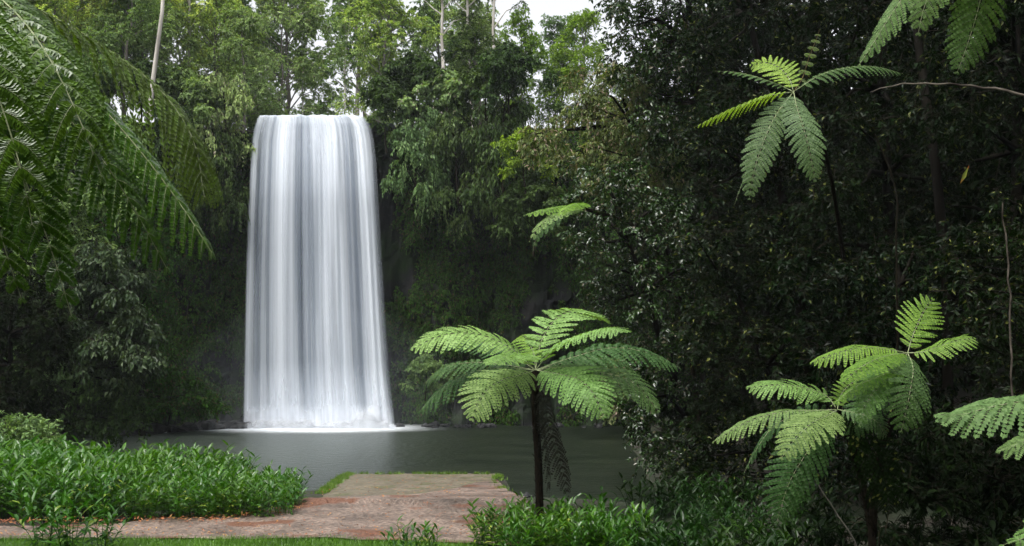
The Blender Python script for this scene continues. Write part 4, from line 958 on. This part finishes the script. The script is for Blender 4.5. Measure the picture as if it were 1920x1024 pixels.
frond(lf_, [C0, (-90, 120, 4.2), (-50, 260, 4.2), (-10, 400, 4.2), (20, 500, 4.25), (40, 560, 4.3)], .22, (-.2, -1, .3), n=30, droop=.3, seed=5, bare=.16, **NL)
frond(lf_, [C0, (-20, -20, 4.3), (60, 60, 4.1), (120, 160, 4.0), (160, 250, 4.0), (190, 330, 4.05)], .28, (.0, -.4, 1), n=28, droop=.6, seed=7, bare=.14, **NL)
frond(lf_, [C0, (-90, 0, 4.0), (-30, 110, 3.8), (10, 220, 3.8), (40, 320, 3.8), (60, 420, 3.85)], .24, (-.1, -.7, 1), n=28, droop=.5, seed=8, bare=.14, **NL)

# fern entering from the right edge
C1 = (2060, 760, 6.6)
cp = P(*C1); base = Vector((cp.x + .1, cp.y, hz(cp.x, cp.y))); ef = empty('tree_fern', base)
tag(ef, 'pale near fern reaching in from the right edge', 'tree fern')
fern_trunk(ef, [base - Vector((0, 0, .2)), cp], .07, .06, seed=7)
NR = dict(m=13, ribw=.006)
frond(ef, [C1, (1990, 745, 6.4), (1920, 752, 6.2), (1850, 765, 6.1), (1800, 778, 6.05), (1762, 778, 6.0)], .30, (-.3, -.55, 1), mat='fernpale', n=20, droop=.25, seed=1, fwd=.75, **NR)
frond(ef, [C1, (2010, 790, 6.2), (1960, 812, 6.0), (1910, 832, 5.9), (1875, 845, 5.9)], .22, (-.2, -.6, 1), mat='fernpale', n=22, droop=.25, seed=2, fwd=.7, **NR)
frond(ef, [C1, (2030, 850, 5.8), (1990, 940, 5.4), (1940, 1000, 5.2), (1880, 1022, 5.1)], .18, (-.2, -.4, 1), mat='fern', n=24, droop=.25, seed=3, **NR)

# fern above the upper right corner
C2 = (1830, -210, 8.6)
cp = P(*C2); base = Vector((cp.x + 1.6, cp.y + 1.2, hz(cp.x + 1.6, cp.y + 1.2))); uf = empty('tree_fern', base)
tag(uf, 'high tree fern dipping pale frond tips into the upper right', 'tree fern')
fern_trunk(uf, [base - Vector((0, 0, .3)), Vector((cp.x + 1.1, cp.y + 1.2, 6)), Vector((cp.x + .9, cp.y + .6, 8.2)), cp], .09, .07, seed=8)
frond(uf, [C2, (1790, -130, 8.4), (1735, -60, 8.3), (1672, 25, 8.3), (1638, 80, 8.3), (1612, 120, 8.3)], .22, (-.5, -.5, .9), mat='fernpale', n=34, droop=.3, seed=1, m=13)
frond(uf, [C2, (1800, -160, 8.0), (1775, -90, 7.7), (1745, -20, 7.6), (1728, 30, 7.6), (1722, 62, 7.6)], .26, (-.1, -1, .5), mat='fernpale', n=30, droop=.15, seed=2, m=13)
frond(uf, [C2, (1850, -100, 9.0), (1840, -10, 9.2), (1815, 80, 9.3), (1795, 135, 9.3)], .30, (0, -1, .2), mat='ferndark', n=30, droop=.1, seed=3, label='dark frond hanging straight down')
frond(uf, [C2, (1900, -160, 8.4), (1940, -90, 8.2), (1960, -20, 8.1), (1965, 40, 8.1)], .24, (.3, -1, .5), mat='fernpale', n=28, droop=.15, seed=4)

# lone yellowing leaf in the dark
mb = MB(); a = np.array([P(1800, 345, 10.5)]); b = np.array([P(1818, 308, 10.5)])
v, f = leaves(a, b - a, np.array([[.4, -1, .2]]), .23, .05, fold=.1); mb.add(v, f)
q = np.array([P(1818, 308, 10.5), P(1822, 220, 10.6), P(1822, 160, 12.2)]); mb.tube(q, .0011, 4, 1)
org = a[0]; mb.v = [x_ - org for x_ in mb.v]
m, nt, N, L = newmat('yellow_leaf'); out = N('ShaderNodeOutputMaterial'); bs = N('ShaderNodeBsdfPrincipled'); tc = N('ShaderNodeTexCoord')
no = N('ShaderNodeTexNoise'); no.inputs['Scale'].default_value = 9; L(tc.outputs['Object'], no.inputs['Vector'])
L(ramp(N, L, no.outputs[0], [(.4, (.40, .10, .015)), (.55, (.22, .28, .04))]), bs.inputs['Base Color']); L(bs.outputs[0], out.inputs[0])
o = mb.build('leaf', [m, M['twig']]); o.location = org; tag(o, 'single orange and green leaf dangling below the bare branch', 'leaf')

# ------------------------------------------------------------------ leafy ground plants
def lance(pos, d, n, L, W, droop):
    d = nrm(d); s = nrm(np.cross(d, n)); n = nrm(np.cross(s, d)); k = len(pos)
    L = np.broadcast_to(L, (k,))[:, None]; W = np.broadcast_to(W, (k,))[:, None]; g = np.array([0, 0, -1.0]) * np.broadcast_to(droop, (k,))[:, None] * L
    row = lambda t: pos + d * L * t + g * t * t
    v = np.stack([row(0), row(.3) + s * W * .5 + n * W * .14, row(.3), row(.3) - s * W * .5 + n * W * .14,
                  row(.65) + s * W * .4 + n * W * .12, row(.65), row(.65) - s * W * .4 + n * W * .12, row(1.)], 1)
    i = np.arange(k)[:, None] * 8
    F_ = [(0, 2, 1), (0, 3, 2), (1, 2, 5), (1, 5, 4), (2, 3, 6), (2, 6, 5), (4, 5, 7), (5, 6, 7)]
    return v.reshape(-1, 3), np.concatenate([i + list(q) for q in F_])
def ginger(seed, stems=9, h=.8, spread=.3, L=.33, W=.058):
    rg = np.random.default_rng(seed); mb = MB(); st = MB()
    for k in range(stems):
        a = rg.uniform(0, 6.28); r = spread * rg.uniform(0, 1) ** .6; hh = h * rg.uniform(.65, 1.1)
        b = np.array([r * math.cos(a) * .6, r * math.sin(a) * .6, -.03]); ld = np.array([math.cos(a), math.sin(a), 0]) * r * rg.uniform(.5, 1.5)
        t = np.linspace(0, 1, 6)[:, None]; q = b + np.array([0, 0, hh]) * t + ld * t ** 2
        st.tube(q, .006, 4)
        nl = int(rg.integers(8, 12)); tl = np.linspace(.22, 1, nl); pa = rg.uniform(0, 6.28)
        pos = b + np.array([0, 0, hh]) * tl[:, None] + ld * tl[:, None] ** 2
        sd = np.where(np.arange(nl) % 2, 1., -1.) ; an = pa + rg.normal(size=nl) * .45
        up = .45 + .9 * tl ** 2
        d = np.stack([np.cos(an) * sd, np.sin(an) * sd, up], 1)
        v, f = lance(pos, d, np.stack([0 * an, 0 * an, 1 + 0 * an], 1) + rg.normal(size=(nl, 3)) * .2, L * rg.uniform(.7, 1.15, nl), W * rg.uniform(.8, 1.2, nl), rg.uniform(.15, .6, nl))
        mb.add(v, f)
    return mb, st
GP = []
for s in range(5):
    mb, st = ginger(100 + s); me1 = mesh('foliage', np.concatenate(mb.v), np.concatenate(mb.f)); me1.materials.append(M['ginger'])
    me2 = mesh('stem', np.concatenate(st.v), np.concatenate(st.f)); me2.materials.append(M['ginger']); GP.append((me1, me2))
def plant(k, x, y, h, rz, mat, label, group, cat='plant', name='leafy_plant', z=None, wide=1.0):
    r = empty(name, (x, y, (hz(x, y) if z is None else z))); r.rotation_euler.z = rz; s = h / .8; r.scale = (s * wide, s * wide, s)
    for me, nm in zip(GP[k % 5], ('foliage', 'stems')):
        c = bpy.data.objects.new(nm, me); col.objects.link(c); c.parent = r
        c.material_slots[0].link = 'OBJECT'; c.material_slots[0].material = mat
    return tag(r, label, cat, group)
rg = np.random.default_rng(77)
pts = []
tries = 0
while len(pts) < 185 and tries < 30000:
    tries += 1
    y = 19.75 + 6.0 * rg.random() ** 1.5; x = rg.uniform(-13.4, -4.0)
    px = 960 + x / y * FPX
    if px < -30: continue
    edge = np.interp(y, [19.75, 20.3, 21.3, 22.5, 26], [-5.2, -4.55, -4.45, -4.75, -5.5])
    if x > edge: continue
    if min([9] + [math.hypot(x - a, y - b) for a, b in pts]) < .36: continue
    pts.append((x, y))
for k, (x, y) in enumerate(pts):
    px = 960 + x / y * FPX
    h = np.interp(px, [0, 250, 450, 570], [1.02, .86, .72, .60]) * rg.uniform(.75, 1.15)
    edge_right = px > 520
    lb = 'glossy green leafy plant at the right end of the bed beside the ramp' if edge_right else ('bright green leafy plant in the front row of the left bed along the path' if y < 20.6 else 'bright green leafy plant massed in the bed on the left shore')
    plant(k, x, y, h, rg.uniform(0, 6.28), M['ginger'], lb, 'plants at the right end of the bed' if edge_right else ('front row plants of the left bed' if y < 20.6 else 'plants in the left shore bed'), z=max(1.5, hz(x, y)) if y < 22 else None)
for k, (px, Y_, h, lb) in enumerate([(90, 16.9, .95, 'left plant of the leafy tuft on the lawn at the lower left corner'), (140, 16.4, 1.05, 'tallest plant of the leafy tuft on the lawn at lower left'), (195, 16.8, .80, 'right plant of the leafy tuft on the lawn at lower left'),
                                  (762, 15.9, .66, 'left plant of the small leafy tuft at the bottom centre'), (818, 15.8, .62, 'right plant of the small leafy tuft at the bottom centre')]):
    plant(k + 1, P(px, 800, Y_).x, Y_, h, k * 1.3, M['ginger'], lb, None, z=1.52, wide=.9)
for k in range(46):
    px = 915 + (k * 61) % 300 + rg.uniform(-8, 8); Y_ = 15.9 + 2.6 * rg.random(); h = rg.uniform(.42, .76)
    if px < 965: h *= .9
    x = P(px, 900, Y_).x
    plant(k, x, Y_, h, rg.uniform(0, 6.28), M['ginger'], 'bright green leafy plant around the base of the central tree fern', 'plants around the central tree fern', wide=.95)
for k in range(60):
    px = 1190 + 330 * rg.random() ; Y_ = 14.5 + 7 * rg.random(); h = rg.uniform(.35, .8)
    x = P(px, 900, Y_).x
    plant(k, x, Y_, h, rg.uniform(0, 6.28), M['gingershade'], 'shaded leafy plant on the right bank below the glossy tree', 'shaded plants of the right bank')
for k in range(34):
    px = 1500 + 460 * rg.random(); Y_ = 10.5 + 8 * rg.random(); x = P(px, 900, Y_).x
    plant(k, x, Y_, rg.uniform(.5, .9), rg.uniform(0, 6.28), M['dark'], 'dark leafy plant on the forest floor under the right tree fern', 'dark plants of the forest floor')
# leaf litter: fallen leaves on the path and ramp
rg = np.random.default_rng(9); n = 1700
x = rg.uniform(-9.5, .3, n); y = 17.9 + 19 * rg.random(n) ** 2.2
k = (x < np.interp(y, [18, 19.3, 21.5, 38], [.5, .4, 0, -.6])) & (x > np.interp(y, [18, 19.2, 19.6, 22, 38], [-10, -10, -5, -4.4, -5.9]))
x, y = x[k], y[k]
z = np.where(y > 21.6, ramp_z(y) + .075, 1.62)
z = np.where(y > 26.5, ramp_z(y) + .03, z)
mb = MB(); d = rg.normal(size=(len(x), 3)); d[:, 2] *= .15
v, f = leaves(np.stack([x, y, z], 1), d, np.array([0, 0, 1.]) + rg.normal(size=(len(x), 3)) * .25, rg.uniform(.03, .08, len(x)), rg.uniform(.02, .04, len(x))); mb.add(v, f)
# drift of litter against the bed edge
n = 420; x = rg.uniform(-10.4, -4.3, n); y = 19.35 + np.interp(x, [-10, -5.5, -4.3], [-.1, .3, 1.7]) + rg.normal(size=n) * .16
v, f = leaves(np.stack([x, y, np.full(n, 1.6) + rg.uniform(0, .03, n)], 1), rg.normal(size=(n, 3)) * [1, 1, .3], np.array([0, 0, 1.]) + rg.normal(size=(n, 3)) * .4, rg.uniform(.05, .12, n), rg.uniform(.02, .05, n)); mb.add(v, f)
tag(mb.build('fallen_leaves', leafmat('litter', (.16, .05, .02), (.28, .10, .03), (.42, .26, .08), trans=.1, rough=.7)), 'orange brown fallen leaves scattered on the path and ramp', None, kind='stuff')

# ------------------------------------------------------------------ humid air
m, nt, N, L = newmat('haze'); out = N('ShaderNodeOutputMaterial'); pv = N('ShaderNodeVolumePrincipled')
pv.inputs['Color'].default_value = (.86, .92, 1, 1); pv.inputs['Density'].default_value = .00024; pv.inputs['Anisotropy'].default_value = .2; L(pv.outputs[0], out.inputs['Volume'])
x0, x1, y0, y1, z0, z1 = -640, 640, -640, 940, -12, 80
v = [(x, y, z) for z in (z0, z1) for y in (y0, y1) for x in (x0, x1)]
f = [(0, 2, 3, 1), (4, 5, 7, 6), (0, 1, 5, 4), (2, 6, 7, 3), (0, 4, 6, 2), (1, 3, 7, 5)]
tag(link('haze', mesh('haze', v, f), m), kind='stuff')

mm_ = m.copy(); mm_.name = 'mist'; mm_.node_tree.nodes['Principled Volume'].inputs['Density'].default_value = .010
mb = MB()
for (px, Y_, z, rx, ry, rz_) in [(590, 57.5, 1.0, 9.5, 3.2, 7.5)]:
    c = P(px, 700, Y_); v = sv * [rx, ry, rz_] + [c.x, c.y, 0]; v[:, 2] = np.maximum(v[:, 2], .05); mb.add(v, si)
tag(mb.build('mist', mm_, None, True), 'pale mist drifting round the foot of the waterfall', kind='stuff')
